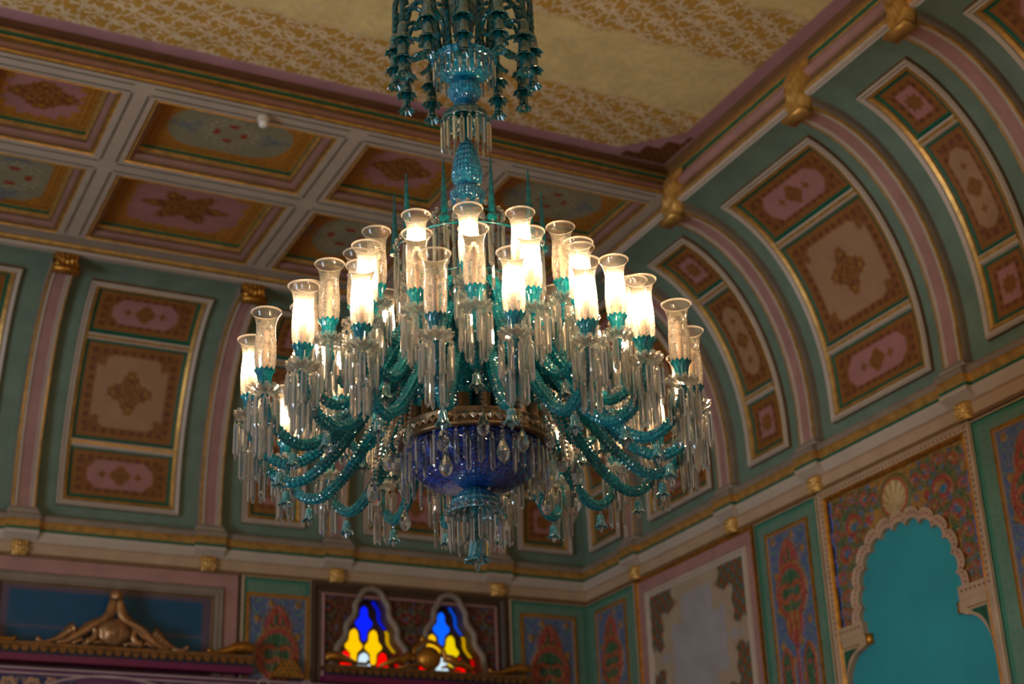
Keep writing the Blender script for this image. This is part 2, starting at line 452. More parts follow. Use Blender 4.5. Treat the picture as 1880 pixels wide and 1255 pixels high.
# ================================================================= STRUCTURE
RA = [.6236, 1.6235, 2.3598, 3.3497, 4.070, 5.07]      # rib centres on the back wall, from the corner
RB = [.6236, 1.6174, 2.3418, 3.3984, 4.1039, 5.12]     # and on the right wall
TE = 5.12
ZB_ = -3.45                                            # walls modelled down to here (units)
walls = {}
for wl, name in (('A', 'wall_back'), ('B', 'wall_right')):
    fm = wmap(wl); mb = MB()
    mb.grid(fm(np.array([[0, 0], [TE, TE]]), np.array([[ZB_, 0.02], [ZB_, 0.02]]), 0.0), 0)
    walls[wl] = o = link(name, None)
def build_wall_base(wl, holes):
    """plain wall as vertical strips, leaving the given openings (t0, t1, ztop) free"""
    fm = wmap(wl); mb = MB(); t = 0.0
    for (a, b, zt) in sorted(holes) + [(TE, TE, 0)]:
        if a > t: mb.grid(fm(np.array([[t, t], [a, a]]), np.array([[ZB_, .02]] * 2), 0.0))
        if b > a: mb.grid(fm(np.array([[a, a], [b, b]]), np.array([[zt, .02]] * 2), 0.0))
        t = b
    me = mb.mesh('wall', M_DK, scale=U)
    nm = 'wall_back' if wl == 'A' else 'wall_right'
    bpy.data.objects.remove(walls[wl]); walls[wl] = link(nm, me)
build_wall_base('A', [(.60, 1.74, -.215)])
build_wall_base('B', [(2.40, 3.34, -.30)])
tag(walls['A'], 'back wall with stained glass windows and a green coved top of painted panels', 'wall', 'structure')
tag(walls['B'], 'right-hand wall with turquoise scalloped niche and green coved top of painted panels', 'wall', 'structure')

def build_cove(wl, ribs):
    W = walls[wl]; fm = cmap(wl)
    ss = np.linspace(0, STOP, 44); h = cove(ss)[0]
    mb = MB(); q = np.linspace(0, 1, 26)
    T = h[None, :] + (TE - h[None, :]) * q[:, None]
    mb.grid(fm(T, np.broadcast_to(ss, T.shape), 0.0))
    link('cove', mb.mesh('cove', M_GREEN, True, U), W)
    # ribs
    for i, t0 in enumerate(ribs):
        mb = MB()
        smax = STOP - .01 if i else SZ(1.12)
        sv = np.linspace(.0, smax, 40)
        prof = [(-.066, -.005), (-.066, .03), (-.062, .046), (-.060, .055), (-.050, .055), (-.049, .050), (-.036, .050), (-.034, .055), (-.030, .05), (-.028, .047),
                (.028, .047), (.030, .05), (.034, .055), (.036, .050), (.049, .050), (.050, .055), (.060, .055), (.062, .046), (.066, .03), (.066, -.005)]
        ms = [1, 1, 2, 2, 0, 0, 0, 0, 3, 3, 3, 0, 0, 0, 0, 2, 2, 1, 1]
        P = np.stack([fm(t0 + d, sv, o) for d, o in prof], 1)
        mb.grid(P, ms)
        # foot block
        for (hw, o, z0, z1, m) in ((.080, .068, .0, .025, 0), (.074, .062, .025, .045, 1)):
            wm = wmap(wl); mb.box((t0 - hw, z0, 0), (t0 + hw, z1, o), m, lambda a, b, c_: tuple(wm(a, b, c_)))
        link('cove_rib', mb.mesh('cove_rib', [M_CREAM, M_GREY, M_GOLD, M_PINK], False, U), W)

    fr_prof = [(0, 0), (0, .022), (.005, .030), (.022, .022), (.027, .026), (.029, .018), (.034, .025), (.050, .018), (.053, .006), (.060, .004)]
    fr_m = [1, 0, 0, 0, 0, 2, 2, 2, 3]
    s_bot, s_top = SZ(.09), SZ(1.174)
    d1, d2 = SZ(.445), SZ(.976)
    def panel_set(t0, t1, wide, warp=None, top=s_top, divs=(d1, d2)):
        f2 = fm if warp is None else (lambda t, s, o: fm(warp(np.asarray(t), np.asarray(s)), s, o))
        mb = MB()
        frame(mb, f2, t0, t1, s_bot, top, fr_prof, fr_m, 4, 26)
        for dv in divs:
            for k, (a, o0, b, o1, m) in enumerate(((-.026, .004, -.018, .016, 0), (-.018, .016, -.008, .02, 0), (-.008, .02, .008, .022, 2), (.008, .022, .018, .016, 0), (.018, .016, .026, .004, 3))):
                xs = np.linspace(t0 + .05, t1 - .05, 5)
                mb.grid(np.stack([f2(xs, np.full(5, dv + a), np.full(5, o0)), f2(xs, np.full(5, dv + b), np.full(5, o1))], 1), m)
        po = link('cove_panel', mb.mesh('cove_panel', [M_CREAM, M_BROWN, M_GOLD, M_DKGREEN], False, U), W)
        edges = [s_bot + .060] + [v for dv in divs for v in (dv - .027, dv + .027)] + [top - .060]
        for k in range(len(divs) + 1):
            e0, e1 = edges[2 * k], edges[2 * k + 1]
            if wide: fn = (p_oval, p_square, p_oval)[k]
            else: fn = (p_star, p_oval, p_star)[k]
            # dark green edge line round each panel
            mg = MB(); frame(mg, f2, t0 + .058, t1 - .058, e0, e1, [(0, .006), (.009, .0055), (.011, .004)], [0, 0], 4, 12)
            sub = link('painted_panel', painted('painted_panel', f2, t0 + .066, t1 - .066, e0 + .009, e1 - .009, fn, 84, 100 if k == 1 else 70, .004), po)
            link('panel_edge', mg.mesh('panel_edge', M_DKGREEN, False, U), po)
    for i in range(len(ribs) - 1):
        wide = i % 2 == 0
        ins = .168 if wide else .185
        panel_set(ribs[i] + ins, ribs[i + 1] - ins, wide)
    # trimmed bay beside the mitre
    def warp(t, s):
        hh = cove(s)[0]; lo = hh + .10; hi = ribs[0] - .155
        return lo + (hi - lo) * (t - .10) / .37
    panel_set(.10, .47, False, warp, SZ(.84), (d1,))
    # cornice, breaking forward under each rib
    wm = wmap(wl)
    prof0 = [(.0, .012), (.022, .010), (.028, .0), (.026, -.026), (.020, -.030), (.022, -.040), (.008, -.064), (.014, -.065), (.013, -.080), (.018, -.081), (.015, -.098), (.0, -.13), (-.012, -.138), (-.016, -.186), (-.008, -.192), (-.012, -.206), (-.03, -.21)]
    ms = [1, 1, 1, 2, 2, 2, 3, 3, 3, 0, 0, 4, 4, 4, 5, 5]
    OFF = .035
    stops = [0.0]; brk = []
    for t0 in ribs: brk += [(t0 - .085, t0 + .085)]
    seq = []
    t = 0.0
    for a, b in brk + [(TE, None)]:
        seq.append((t, a, 0.0))
        if b: seq.append((a, b, .03))
        t = b
    mb = MB()
    for (a, b, e) in seq:
        if e == 0: P = prof0
        else: P = [(o + (e if z > -.10 else (e * .6 if z > -.12 else 0)), z) for o, z in prof0]
        oo = np.array([p[0] + OFF for p in P]); zz = np.array([p[1] for p in P])
        ta = np.where(a == 0, oo, a) if a == 0 else np.full(len(P), a)
        mb.grid(np.stack([wm(ta, zz, oo), wm(np.full(len(P), b), zz, oo)], 0), ms)
        if e:
            for tt in (a, b):
                o0 = np.array([p[0] + OFF for p in prof0])
                mb.grid(np.stack([wm(np.full(len(P), tt), zz, o0), wm(np.full(len(P), tt), zz, oo)], 0), ms)
    link('cornice', mb.mesh('cornice', [M_CREAM, M_GREY, M_GOLD, M_DKGREEN, M_BEIGE, M_BROWN], False, U), W)
    # gilded consoles under the cornice and gilded brackets at the rib heads
    for i, t0 in enumerate(ribs):
        mb = MB(); acanthus(mb, lambda a, b, o: wm(t0 + a, -.108 - b, .022 + o), .088, .10, .055)
        link('console_bracket', mb.mesh('console_bracket', M_GOLD, True, U), W)
        if i:
            hd = (lambda a, b, o, t0=t0: np.stack([-(t0 + a), -(.70 + .5 * o), 1.24 - b], -1)) if wl == 'A' else \
                 (lambda a, b, o, t0=t0: np.stack([-(.695 + .60 * o), -(t0 + a), 1.40 - b], -1))
            if wl == 'B' and t0 < 2.2: continue
            Hh = .150 if wl == 'A' else .285
            mb = MB(); acanthus(mb, hd, .125, Hh, .14)
            mb.box((-.066, Hh - .022, .0), (.066, Hh, .12), 0, lambda a, b, o: tuple(hd(a, b, o)))
            link('rib_bracket', mb.mesh('rib_bracket', M_OLDGOLD if wl == 'A' else M_GOLD, True, U), W)

def acanthus(mb, fm, wd, ht, dep):
    nu, nv = 25, 25
    u = np.linspace(-1, 1, nu)[:, None]; v = np.linspace(0, 1, nv)[None, :]
    prof = dep * (.95 * np.sin(np.clip(v * 1.25, 0, 1) * pi * .5) ** .6 * (1 - .55 * v ** 2) + .14 * np.exp(-((v - .88) / .08) ** 2))
    wid = wd / 2 * (1.0 - .12 * v + .1 * np.cos(v * 18))
    rib = 1 - .20 * np.abs(np.sin(u * 2.5 * pi + 1.2 * v)) - .16 * np.abs(u) ** 2 - .06 * np.cos(v * 26 + 4 * np.abs(u))
    O = prof * rib; O[0] = -.02; O[-1] = -.02
    X = u * wid; Y = v * ht + 0 * u
    P = fm(X.ravel(), Y.ravel(), O.ravel()).reshape(nu, nv, 3)
    mb.grid(P)

build_cove('A', RA); build_cove('B', RB)

# ---------------------------------------------------------------- floor, below the view
mb = MB(); mb.grid(np.array([[[-9.5, -11.0, -3.45], [-9.5, .0, -3.45]], [[.0, -11.0, -3.45], [.0, .0, -3.45]]]))
fl_ = link('floor', mb.mesh('floor', mat('pale_brown_carpet', S(160, 126, 98), .8, noise=.3, scale=3), False, U))
tag(fl_, 'pale brown carpeted floor of the hall', 'floor', 'structure')
# ---------------------------------------------------------------- ceiling
ZC = 1.55; YE = 2.165; XE = .625
xs = np.linspace(XE, 4.6, 470); ys = np.linspace(YE, 5.3, 370)
def ceil_fn(X, Y, w_, h_):
    t = X + (XE + 4.6) / 2; y = Y + (YE + 5.3) / 2
    c = np.zeros(X.shape + (3,)) + F_LIGHT
    wob = .012 * np.sin(t * 21) + .012 * np.sin(y * 17)
    b1 = sm(y - 2.66 + wob, .02); b2 = sm(np.abs(y - 3.325 + wob) - .205, .02); b3 = sm(np.abs(y - 4.3) - .2, .02)
    fl = np.clip(b1 + b2 + b3, 0, 1)
    d = damask(t, y)
    c = lay(c, fl, F_GOLD)
    c = lay(c, d * (.22 + .60 * fl), F_WHT)
    n = np.sin(t * 47 + 2 * np.sin(y * 31)) * np.sin(y * 53 + 2 * np.sin(t * 37))
    c = c * (1 + .06 * n)[..., None]
    e = np.minimum(t - XE, y - YE); di = (t - XE) + (y - YE)
    # corner ornament and mauve edge band
    cr = sm(di - .30 + .03 * np.cos((t - y) * 40))
    c = lay(c, np.maximum(sm(di - .40), sm(e - .075)), S(186, 136, 140))
    orn = cr * sm(.012 - e)
    c = lay(c, orn, S(120, 72, 30)); c = lay(c, orn * np.clip(np.sin(t * 130) * np.sin(y * 130) * 2, 0, 1) * .7, S(70, 34, 18))
    return c, np.zeros_like(X)
ceiling = link('ceiling', painted('ceiling', smap(ZC), XE, 4.6, YE, 5.3, ceil_fn, 520, 410, 0, 0, M_CEIL))
tag(ceiling, 'flat gold ceiling field with damask bands, mauve edge and coffered margin', 'ceiling', 'structure')
# rest of the flat ceiling, behind and beside the view
mb = MB()
for a, b, c_, d in ((4.6, 7.5, YE, 9.0), (XE, 4.6, 5.3, 9.0)):
    mb.grid(smap(ZC)(np.array([[a, a], [b, b]]), np.array([[c_, d]] * 2), 0.0))
link('ceiling_plaster', mb.mesh('ceiling_plaster', mat('plain_gold_paint', F_LIGHT * .9, .6), False, U), ceiling)
# stepped moulding between the field and the coffers / the right cove, mitred at the corner
profA = [(2.165, 1.55), (2.17, 1.50), (2.228, 1.462), (2.24, 1.446), (2.232, 1.442), (2.232, 1.418), (2.246, 1.414), (2.252, 1.398), (2.242, 1.394), (2.252, 1.365), (2.266, 1.36), (2.296, 1.345), (2.306, 1.318), (2.29, 1.298), (2.30, 1.296), (2.332, 1.292), (2.334, 1.2775), (2.32, 1.2775)]
msA = [1, 2, 2, 2, 3, 3, 2, 2, 4, 4, 5, 5, 5, 1, 1, 2, 2]
def xoff(o): return XE + (o - 2.165) * .35
mb = MB()
P0_ = np.array([[-xoff(o), -o, z] for o, z in profA]); P1_ = np.array([[-4.9, -o, z] for o, z in profA])
mb.grid(np.stack([P0_, P1_], 0), msA)
P2_ = P0_[:9].copy(); P2_[:, 1] = -TE - .2
mb.grid(np.stack([P0_[:9], P2_], 0), msA[:8])
# below the field moulding on the right wall: grey, gold and cream run down to the cove
prof = [(float(-P0_[8][0]), 1.394), (.672, 1.384), (.674, 1.362), (.685, 1.36), (.702, 1.35), (.708, 1.332), (.698, 1.316), (.688, 1.308), (.684, 1.296), (.700, 1.276), (.694, 1.268), (.706, 1.262), (.716, 1.250), (.724, 1.236), (.716, 1.226), (.722, 1.220), (.716, 1.210), (.70, 1.204)]
msB = [4, 4, 4, 5, 5, 5, 5, 1, 1, 1, 4, 4, 2, 2, 2, 0, 0]
mb.grid(np.stack([np.array([[-o, -2.20 if z > 1.2775 else -.75, z] for o, z in prof]), np.array([[-o, -TE, z] for o, z in prof])], 0), msB)
link('ceiling_molding', mb.mesh('ceiling_molding', [M_CREAM, M_BROWN, M_GOLD, M_DKGREEN, M_GREY, M_PINK], False, U), ceiling)
# run along the head of the back cove
profA2 = [(.70, 1.20), (.745, 1.196), (.748, 1.212), (.735, 1.218), (.752, 1.226), (.756, 1.240), (.738, 1.246), (.742, 1.262), (.77, 1.2775)]
mb = MB(); mb.grid(np.stack([np.array([[-.73, -o, z] for o, z in profA2]), np.array([[-TE, -o, z] for o, z in profA2])], 0), [0, 0, 1, 2, 2, 1, 4, 4])
link('ceiling_molding', mb.mesh('ceiling_molding', [M_CREAM, M_BROWN, M_GOLD, M_DKGREEN, M_GREY, M_PINK], False, U), ceiling)
# coffers
ZS = 1.2775; RW = .07
edges_t = [.735] + [r for r in RA[1:5]] + [5.0]
rows = [(.775, 1.4855), (1.6205, 2.205)]
cf_prof = [(0, 0), (.004, -.006), (.014, -.006), (.018, -.002), (.018, -.012), (.024, -.016), (.036, -.022), (.042, -.034), (.038, -.044), (.044, -.047), (.048, -.050), (.050, -.058), (.056, -.061), (.057, -.066), (.052, -.068), (.052, -.084), (.060, -.086)]
cf_m = [0, 0, 0, 1, 1, 2, 2, 2, 1, 1, 0, 0, 0, 3, 3, 0]
mb = MB(); fs = smap(ZS)
holes = []
for i in range(len(edges_t) - 1):
    a = edges_t[i] + (RW if i else .03); b = edges_t[i + 1] - RW
    for j, (y0, y1) in enumerate(rows): holes.append((i, j, a, b, y0, y1))
def rect(mb, a, b, c_, d, m=0): mb.grid(fs(np.array([[a, a], [b, b]]), np.array([[c_, d]] * 2), 0.0), m)
yb = [.745, rows[0][0], rows[0][1], rows[1][0], rows[1][1], 2.325]
for (y0, y1) in ((rows[0][1], rows[1][0]), (rows[1][1], 2.325)):
    rect(mb, .765, 5.0, y0, y1)
rect(mb, .765, 5.0, .75, rows[0][0])
for i in range(1, len(edges_t) - 1):
    for (y0, y1) in rows: rect(mb, edges_t[i] - RW, edges_t[i] + RW, y0, y1)
rect(mb, .66, .765, .66, 2.325); rect(mb, .765, 5.0, .66, .75)
# raised grey fillets along the straps
def fillet(a, b, c_, d): mb.box((a, c_, 0), (b, d, .004), 1, lambda x, y, o: tuple(fs(x, y, o)))
for tc in edges_t[1:-1]:
    for k in (-.036, .036):
        for (y0, y1) in ((.80, 1.50), (1.605, 2.22)): fillet(tc + k - .004, tc + k + .004, y0, y1)
for yc in (1.553 - .036, 1.553 + .036, 2.232, 2.29):
    for i in range(len(edges_t) - 1): fillet(edges_t[i] + .045, edges_t[i + 1] - .045, yc - .004, yc + .004)
link('coffer_strap', mb.mesh('coffer_strap', [M_CREAM, M_STRIPE], False, U), ceiling)
for (i, j, a, b, y0, y1) in holes:
    mb = MB(); frame(mb, fs, a, b, y0, y1, cf_prof, cf_m)
    co = link('coffer', mb.mesh('coffer', [M_GOLD, M_BROWN, M_ROSE, M_DKGREEN], False, U), ceiling)
    wide = i % 2 == 0
    fn = {(True, 1): c_oval, (True, 0): c_pink, (False, 1): c_pinkdia, (False, 0): c_sqsage}[(wide, j)]
    if wide and j == 0 and i == 0: fn = c_sqsage
    if i == 1 and j == 0: fn = c_oval
    link('painted_panel', painted('painted_panel', fs, a + .056, b - .056, y0 + .056, y1 - .056, fn, 130, 100, -.086), co)

# ---------------------------------------------------------------- lower back wall
W = walls['A']; wA = wmap('A'); wB = wmap('B')
# pink-framed blue panel at the left
mb = MB()
frame(mb, wA, 2.18, 3.56, -1.6, -.206, [(0, 0), (0, .012), (.055, .012), (.078, .008), (.080, .024), (.088, .030), (.094, .022), (.116, .026), (.122, .018), (.132, .022), (.136, .006), (.142, .004)], [1, 0, 0, 2, 2, 2, 2, 2, 2, 1, 1], 1, 1)
po = link('wall_panel', mb.mesh('wall_panel', [M_PINK, M_BROWN, M_GREY], False, U), W)
def blue_fn(X, Y, w_, h_):
    c = np.zeros(X.shape + (3,)) + S(88, 70, 84)
    T = h_ / 2 - Y
    d = np.maximum(np.abs(X) - w_ / 2 + .05, -(T - .028))
    cr = np.minimum(.045 - np.hypot(np.abs(X) - w_ / 2 + .045, T - .02), .05 - np.hypot(np.abs(X) - w_ / 2 + .03, (T - .215)))
    cr = cr + .006 * np.sin(np.arctan2(T - .1, np.abs(X) - .4) * 40)
    m = sm(np.maximum(d, cr))
    c = lay(c, m, S(2, 70, 100))
    c = lay(c, sm(np.abs(T - .215) - .007) * sm(np.abs(X) - w_ / 2 + .01), S(78, 74, 90))
    return c, np.zeros_like(X)
link('painted_panel', painted('painted_panel', wA, 2.318, 3.424, -.75, -.345, blue_fn, 170, 90, .004), po)

mb = MB()
frame(mb, wA, 3.995, 5.10, -1.6, -.206, [(0, 0), (0, .012), (.055, .012), (.078, .008), (.080, .024), (.088, .030), (.094, .022), (.116, .026), (.122, .018), (.132, .022), (.136, .006), (.142, .004)], [1, 0, 0, 2, 2, 2, 2, 2, 2, 1, 1], 1, 1)
po = link('wall_panel', mb.mesh('wall_panel', [M_PINK, M_BROWN, M_GREY], False, U), W)
link('painted_panel', painted('painted_panel', wA, 4.135, 4.96, -.75, -.345, blue_fn, 120, 70, .004), po)

def pilaster(W, fm, t0, t1, in0, in1, zt, zi, nx=70, ny=170):
    mb = MB()
    frame(mb, fm, t0, t1, -1.9, zt, [(0, 0), (0, .022), (.008, .024), (.012, .018)], [0, 0, 1])
    po = link('pilaster', mb.mesh('pilaster', [M_BEIGE, M_DKGREEN], False, U), W)
    link('painted_border', painted('painted_border', fm, t0 + .01, t1 - .01, -1.88, zt - .006, greenborder, 60, 150, .016), po)
    mb = MB(); frame(mb, fm, in0 - .012, in1 + .012, -1.12, zi + .012, [(0, .016), (.002, .024), (.012, .024), (.016, .018)], [0, 0, 0])
    link('gilt_molding', mb.mesh('gilt_molding', [M_OLDGOLD], False, U), po)
    link('carved_panel', painted('carved_panel', fm, in0, in1, -1.11, zi, pilaster_fn, nx * 2, ny * 2, .017, .012), po)
pilaster(W, wA, 1.763, 2.157, 1.785, 2.123, -.205, -.308)
pilaster(W, wA, .012, .54, .113, .461, -.212, -.30)
pilaster(W, wA, 3.58, 3.98, 3.61, 3.95, -.205, -.308)

# window block: dark frame, pink frame, carved spandrel with two pointed lobed arches
mb = MB()
frame(mb, wA, .564, 1.759, -1.2, -.205, [(0, 0), (0, .03), (.02, .03), (.034, .015), (.058, .02), (.062, .03), (.070, .032), (.074, .02), (.078, .006)], [0, 0, 0, 0, 1, 1, 1, 0])
wf = link('window_surround', mb.mesh('window_surround', [M_DK, M_PINK], False, U), W)
AX = [1.404, .925]; AHW = .232; ATOP = -.222; ABOT = -.70
def arch_half(T):                     # half width of the arch opening at a drop T below its apex, stepped lobes
    T = np.clip(T, 0, None)
    q = T / .44
    base = .235 * (1 - np.exp(-2.0 * q)) / (1 - math.exp(-2.0)) * 1.0
    cap = np.sqrt(np.clip(.075 ** 2 - (.075 - np.clip(T, 0, .075)) ** 2, 0, None))
    base = np.maximum(np.minimum(cap, .075), .05 + .36 * T) if False else np.where(T < .06, cap, .074 + .425 * (T - .06))
    return base + .009 * np.sin((T - .06) * 2 * pi / .125) * (T > .06)
def arch_sd(X, T):
    return np.abs(X) - arch_half(T)
def spandrel_fn(X, Y, w_, h_):
    x = X; T = (-.275 + 0) - (Y + (-.275 - .70) / 2); T = -(Y - h_ / 2)
    c, H = scrolls(X, Y, w_, h_, [(.03, .10, .05, 1), (.10, .17, .035, 0), (.0, -.02, .04, 1), (.50, .14, .05, 1), (.53, .02, .045, 0), (.50, -.08, .04, 1)], S(96, 56, 24))
    c = c * .0 + lay(c, np.ones_like(X) * .45, S(80, 24, 16))
    return c, H
# spandrel sheet with the two openings cut out: columns of quads between opening edges
def spandrel_A():
    zt = -.268; n = 56
    zz = np.linspace(zt, ABOT, n)
    mb = MB(); T = ATOP + .02 - zz
    t_l, t_r = .64, 1.684
    cols = [(np.full(n, t_l), AX[1] - np.where(T > 0, arch_half(T), 0)), (AX[1] + np.where(T > 0, arch_half(T), 0), AX[0] - np.where(T > 0, arch_half(T), 0)), (AX[0] + np.where(T > 0, arch_half(T), 0), np.full(n, t_r))]
    out = []
    for a, b in cols:
        mid = (a + b) / 2; b = np.maximum(b, mid); a = np.minimum(a, mid)
        q = np.linspace(0, 1, 60)
        out.append((a[None] + (b - a)[None] * q[:, None], np.broadcast_to(zz, (60, n))))
    return out
for Tt, Zz in spandrel_A():
    cX = Tt - 1.164; cY = Zz + .48
    col, hg = spandrel_fn(cX, cY, 1.04, .44)
    P = wA(Tt, Zz, .006 + .012 * hg) * U
    me = bpy.data.meshes.new('carved_spandrel'); n0, n1 = Tt.shape
    idx = np.arange(n0 * n1).reshape(n0, n1)
    q = np.stack([idx[:-1, :-1], idx[1:, :-1], idx[1:, 1:], idx[:-1, 1:]], -1).reshape(-1, 4)
    me.from_pydata(P.reshape(-1, 3).tolist(), [], q.tolist())
    a = me.attributes.new('paint', 'FLOAT_COLOR', 'POINT'); c4 = np.ones((n0 * n1, 4), np.float32); c4[:, :3] = col.reshape(-1, 3)
    a.data.foreach_set('color', c4.reshape(-1)); me.materials.append(M_PAINT)
    link('carved_spandrel', me, wf)
GLASS = {}
def glass_mat(nm, c, k=1.0):
    if nm not in GLASS: GLASS[nm] = mat(nm, c * .3, .2, noise=0, emit=c, strength=k)
    return GLASS[nm]
G_B = glass_mat('blue_stained_glass', np.array([0.0, .012, 1.0]), 1.0); G_B2 = glass_mat('azure_stained_glass', np.array([0.0, .11, 1.0]), 1.0)
G_Y = glass_mat('yellow_stained_glass', np.array([1.0, .56, .0]), .9); G_Y2 = glass_mat('lemon_stained_glass', np.array([.85, .62, .0]), .85)
G_R = glass_mat('red_stained_glass', np.array([1.0, .0, .0]), 1.0); G_W = glass_mat('clear_daylight_glass', np.array([.58, .76, .84]), .95)
PANE = {'blue': [(0, 0), (.06, .30), (.16, .42), (.26, .40), (.34, .55), (.44, .92), (.50, 1.0), (.57, .90), (.66, .55), (.72, .34), (.85, .28), (.96, .22), (1, .0)],
        'yellow': [(0, 0), (.06, .34), (.16, .48), (.27, .50), (.36, .62), (.45, .95), (.50, 1), (.56, .92), (.64, .55), (.70, .34), (.86, .30), (.97, .24), (1, 0)],
        'bell': [(0, 0), (.08, .36), (.22, .52), (.45, .60), (.62, .80), (.72, 1.0), (.82, .98), (.90, .72), (1.0, .66)]}
def pane(mb, cx, z0, z1, hw, kind, o, th=.012):
    pts = PANE[kind]; L = [(cx + hw * a, z0 + (z1 - z0) * v) for v, a in pts]; Rr = [(cx - hw * a, z0 + (z1 - z0) * v) for v, a in pts[::-1]]
    loop = L + [p for p in Rr if abs(p[0] - cx) > 1e-6]
    n = len(loop); v = [wA(a, b, o) for a, b in loop] + [wA(a, b, o + th) for a, b in loop]
    mb.add(v, [tuple(range(n)), tuple(range(2 * n - 1, n - 1, -1))] + [(i, (i + 1) % n, n + (i + 1) % n, n + i) for i in range(n)])
for k, tc in enumerate(AX):
    root = MB(); n = 60
    zz = np.linspace(ATOP, ABOT, n); T = ATOP - zz
    # cream rounded moulding round the arch
    left = [(tc + arch_half(t_) , z_) for t_, z_ in zip(T, zz)][::-1]; right = [(tc - arch_half(t_), z_) for t_, z_ in zip(T, zz)]
    path = np.array([wA(a, b, .022) for a, b in left + right[1:]])
    root.tube(path, .019, 8, 0)
    # reveal going back to the glass
    loop = np.array(left + right[1:])
    root.grid(np.stack([wA(loop[:, 0], loop[:, 1], .01), wA(loop[:, 0], loop[:, 1], -.13)], 1), 1)
    wo = link('window_%d' % (k + 1), root.mesh('window', [M_GREY, M_DK], True, U))
    tag(wo, ('left' if k == 0 else 'right') + ' pointed arch window with royal blue, yellow and red stained glass' if k == 0 else 'right pointed arch window with azure, yellow and red stained glass, behind gilded boss', 'window', 'structure')
    O = -.10
    # stone tracery sheet just behind the panes' face
    mb = MB(); zt = np.linspace(ATOP - .005, ABOT, 30); hw = arch_half(ATOP - zt) + .01
    q = np.linspace(-1, 1, 9)
    mb.grid(wA(tc + q[:, None] * hw[None], np.broadcast_to(zt, (9, 30)), O - .012), 0)
    link('tracery', mb.mesh('tracery', M_DK, False, U), wo)
    panes = [('blue', 0, -.285, -.500, .056, G_B if k == 0 else G_B2), ('yellow', .066, -.418, -.632, .056, G_Y), ('yellow', -.062, -.418, -.632, .056, G_Y if k == 0 else G_Y2),
             ('bell', .118, -.545, -.70, .048, G_R), ('bell', -.122, -.545, -.70, .052, G_R), ('bell', 0, -.55, -.70, .060, G_W)]
    for kind, dx, z0, z1, hw_, gm in panes:
        hw_ *= .9; z0 -= .008; z1 += .008
        mb = MB(); pane(mb, tc + dx * .92, z0, z1, hw_, kind, O - .011, .012)
        link('pane', mb.mesh('pane', gm, False, U), wo)
    # narrow border panes following the arch on both sides
    for sx in (-1, 1):
        for (za, zb, gm) in ((-.262, -.42, G_B if k == 0 else G_B2), (-.43, -.55, G_Y), (-.558, -.69, G_R)):
            mb = MB(); zs = np.linspace(za, zb, 14); hh = arch_half(ATOP - zs)
            lo = tc + sx * (hh - .003); hi = tc + sx * (hh - .024)
            mb.grid(np.stack([wA(lo, zs, O), wA(hi, zs, O)], 0))
            bm_ = mat(gm.name + '_dim', np.array(gm.node_tree.nodes['Principled BSDF'].inputs['Emission Color'].default_value[:3]) * .3, .3, noise=0,
                      emit=np.array(gm.node_tree.nodes['Principled BSDF'].inputs['Emission Color'].default_value[:3]), strength=.4)
            link('border_pane', mb.mesh('border_pane', bm_, False, U), wo)

# ---------------------------------------------------------------- lower right wall
W = walls['B']
pilaster(W, wB, .012, .58, .125, .462, -.212, -.282)
pilaster(W, wB, 1.79, 2.318, 1.885, 2.222, -.212, -.302)
pilaster(W, wB, 3.406, 3.96, 3.53, 3.87, -.215, -.30)
mb = MB()
frame(mb, wB, .594, 1.775, -1.9, -.206, [(0, 0), (0, .024), (.014, .026), (.020, .014), (.078, .012), (.084, .006), (.090, .02), (.104, .022), (.110, .012), (.122, .014), (.128, .004)], [2, 2, 2, 1, 1, 0, 0, 0, 0, 0])
po = link('wall_panel', mb.mesh('wall_panel', [M_CREAM, M_PINK, M_OLDGOLD], False, U), W)
def grey_fn(X, Y, w_, h_):
    T = h_ / 2 - Y; ax = w_ / 2 - np.abs(X)
    c = np.zeros(X.shape + (3,)) + S(170, 146, 120)
    # corner blocks of floral carving
    def corner(tt):
        j = .014 * np.sin(ax * 60) + .014 * np.sin(tt * 56)
        return np.minimum(np.maximum(ax - .25 + j, tt - .13 + j), np.maximum(ax - .13 + j, tt - .30 + j))
    d = np.minimum(corner(T), corner(np.abs(T - .74)))
    base = np.maximum(np.maximum(.05 - ax, .06 - T), .065 - d)
    c = lay(c, sm(base, .012), S(160, 152, 148))
    n = tex(X, Y, 110); m2 = np.sin(X * 90) * np.sin(Y * 84)
    fl = np.zeros(X.shape + (3,)) + S(104, 86, 40)
    fl = lay(fl, np.clip(m2 * 2, 0, 1), S(140, 62, 40)); fl = lay(fl, np.clip(-m2 * 2 - .2, 0, 1), S(84, 96, 96)); fl = lay(fl, np.clip(n - .55, 0, 1) * 2, S(60, 84, 44))
    m = sm(d, .008)
    return c * (1 - m[..., None]) + fl * m[..., None], m * (.4 + .6 * np.clip(m2, 0, 1))
link('painted_panel', painted('painted_panel', wB, .722, 1.647, -1.2, -.334, grey_fn, 150, 150, .005, .008), po)

mb = MB()
frame(mb, wB, 3.972, 5.10, -1.9, -.206, [(0, 0), (0, .024), (.014, .026), (.020, .014), (.078, .012), (.084, .006), (.090, .02), (.104, .022), (.110, .012), (.122, .014), (.128, .004)], [2, 2, 2, 1, 1, 0, 0, 0, 0, 0])
po = link('wall_panel', mb.mesh('wall_panel', [M_CREAM, M_PINK, M_OLDGOLD], False, U), W)
link('painted_panel', painted('painted_panel', wB, 4.10, 4.972, -1.2, -.334, grey_fn, 110, 110, .005, .008), po)
